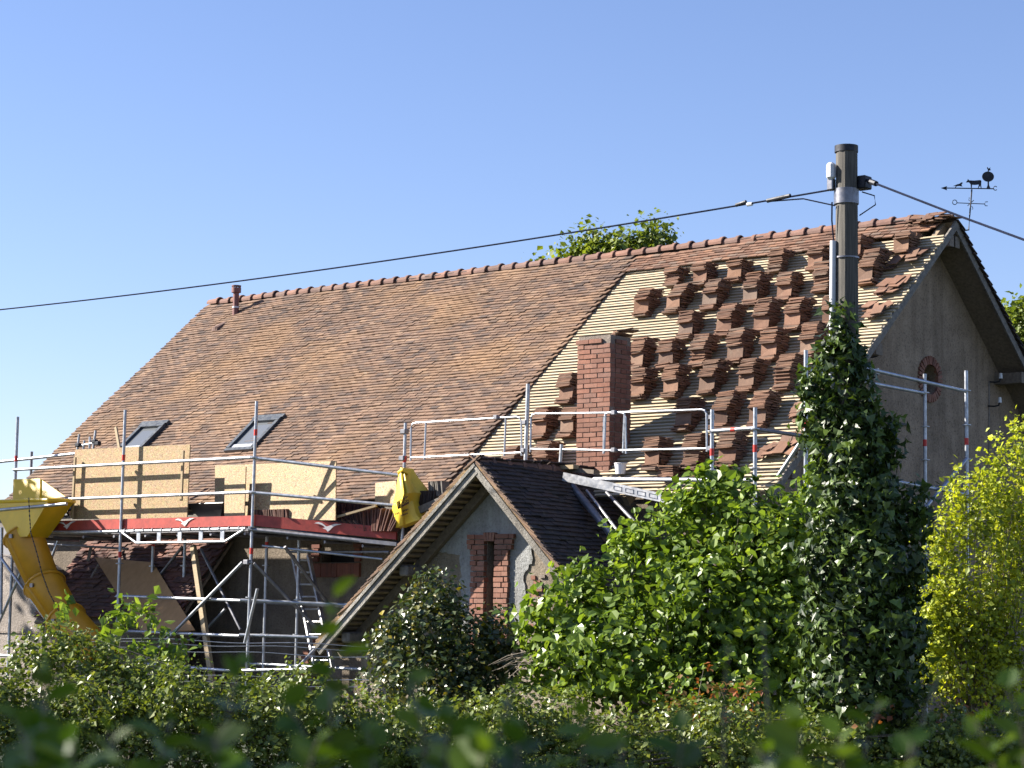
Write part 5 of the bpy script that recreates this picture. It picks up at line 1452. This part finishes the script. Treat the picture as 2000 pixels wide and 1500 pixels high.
# shoots close to the camera, out of focus
LM = [mesh_from('leaf', LEAF6[0], [tuple(int(i) for i in f) for f in LEAF6[1]]) for _ in range(1)]
LM[0].materials.append(MATS['leaf_front'])
r = np.random.default_rng(60)
fs = [(652, 1165, 2.6), (470, 1300, 2.5), (95, 1318, 2.3), (30, 1395, 2.2), (215, 1420, 2.2), (335, 1400, 2.6), (560, 1380, 2.4), (800, 1330, 2.6), (880, 1395, 2.3), (1005, 1345, 2.9), (1140, 1390, 2.3), (1215, 1440, 2.2), (1425, 1260, 3.0), (1490, 1210, 3.2),
      (1330, 1420, 2.4), (1560, 1400, 2.6), (1640, 1430, 2.4), (1720, 1370, 2.8), (1830, 1330, 3.0), (1905, 1400, 2.5), (1965, 1345, 2.8), (1010, 1430, 2.2), (720, 1420, 2.3), (420, 1430, 2.1), (140, 1440, 2.1), (1780, 1440, 2.3), (620, 1440, 2.2), (940, 1455, 2.1), (1480, 1445, 2.3)]
for k, (x, y, d) in enumerate(fs):
    d *= 1.05
    if y > 1385: y += 8
    top = atD(x, y, d); base = atD(x+r.normal(0, 25), 1640, d); base[2] = min(base[2], top[2]-.12)
    if k in (0, 1): side_ = 'tall'
    xw = 'left' if x < 660 else 'middle' if x < 1340 else 'right'
    t = thing('leafy_shoot', (base[0], base[1], base[2]), 'blurred %s shoot at the near edge, its tip the %s from the left of all' % ('green' if k % 3 else 'dark green', 'x'), 'shoot', 'blurred shoots close to the camera')
    t['tipx'] = x
    mid = (base+top)/2 + r.normal(0, .022, 3)
    ts = np.linspace(0, 1, 8); pts = [(1-q)**2*base+2*q*(1-q)*mid+q*q*top for q in ts]
    MB().path(pts, [.0026*(1-.5*q) for q in ts], 6).build('stem', 'twig' if k % 4 else 'bark', t, True)
    nl = 12 if y < 1300 else 11
    brown = k in (9, 12, 13, 18)
    for i in range(nl):
        q = 1-(i/nl)*.85; p = (1-q)**2*base+2*q*(1-q)*mid+q*q*top
        a = i*2.4+k; outw = RGT*math.cos(a)+FWD*math.sin(a)*.8
        L = (.030 if i < 2 else .045)*r.uniform(.65, 1.3)*(.55 if brown else 1)
        yv = unit(outw*.8 + np.array([0, 0, .75 if i < 2 else .25]) + r.normal(0, .2, 3)); zv = np.array([0, 0, 1.0])+r.normal(0, .4, 3); zv = unit(zv-yv*(zv@yv)); xv = np.cross(yv, zv)
        place('leaf', LM[0], 'leaf_front', t, frame_mat(p, xv*L, yv*L, zv*L))
rank = sorted([o for o in COL.objects if 'tipx' in o.keys()], key=lambda o: o['tipx'])
NUM = ['leftmost', 'second', 'third', 'fourth', 'fifth', 'sixth', 'seventh', 'eighth', 'ninth', 'tenth', 'eleventh', 'twelfth', 'thirteenth', 'fourteenth', 'fifteenth', 'sixteenth', 'seventeenth', 'eighteenth', 'nineteenth', 'twentieth']
tot = len(rank)
for i, o in enumerate(rank):
    if i == tot-1: lab = 'rightmost blurred leafy shoot close to the camera'
    elif i < tot/2: lab = 'blurred leafy shoot close to the camera, %s%s' % (NUM[i], ' of all' if i == 0 else ' from the left')
    else: lab = 'blurred leafy shoot close to the camera, %s from the right' % NUM[tot-1-i]
    o['label'] = lab; del o['tipx']
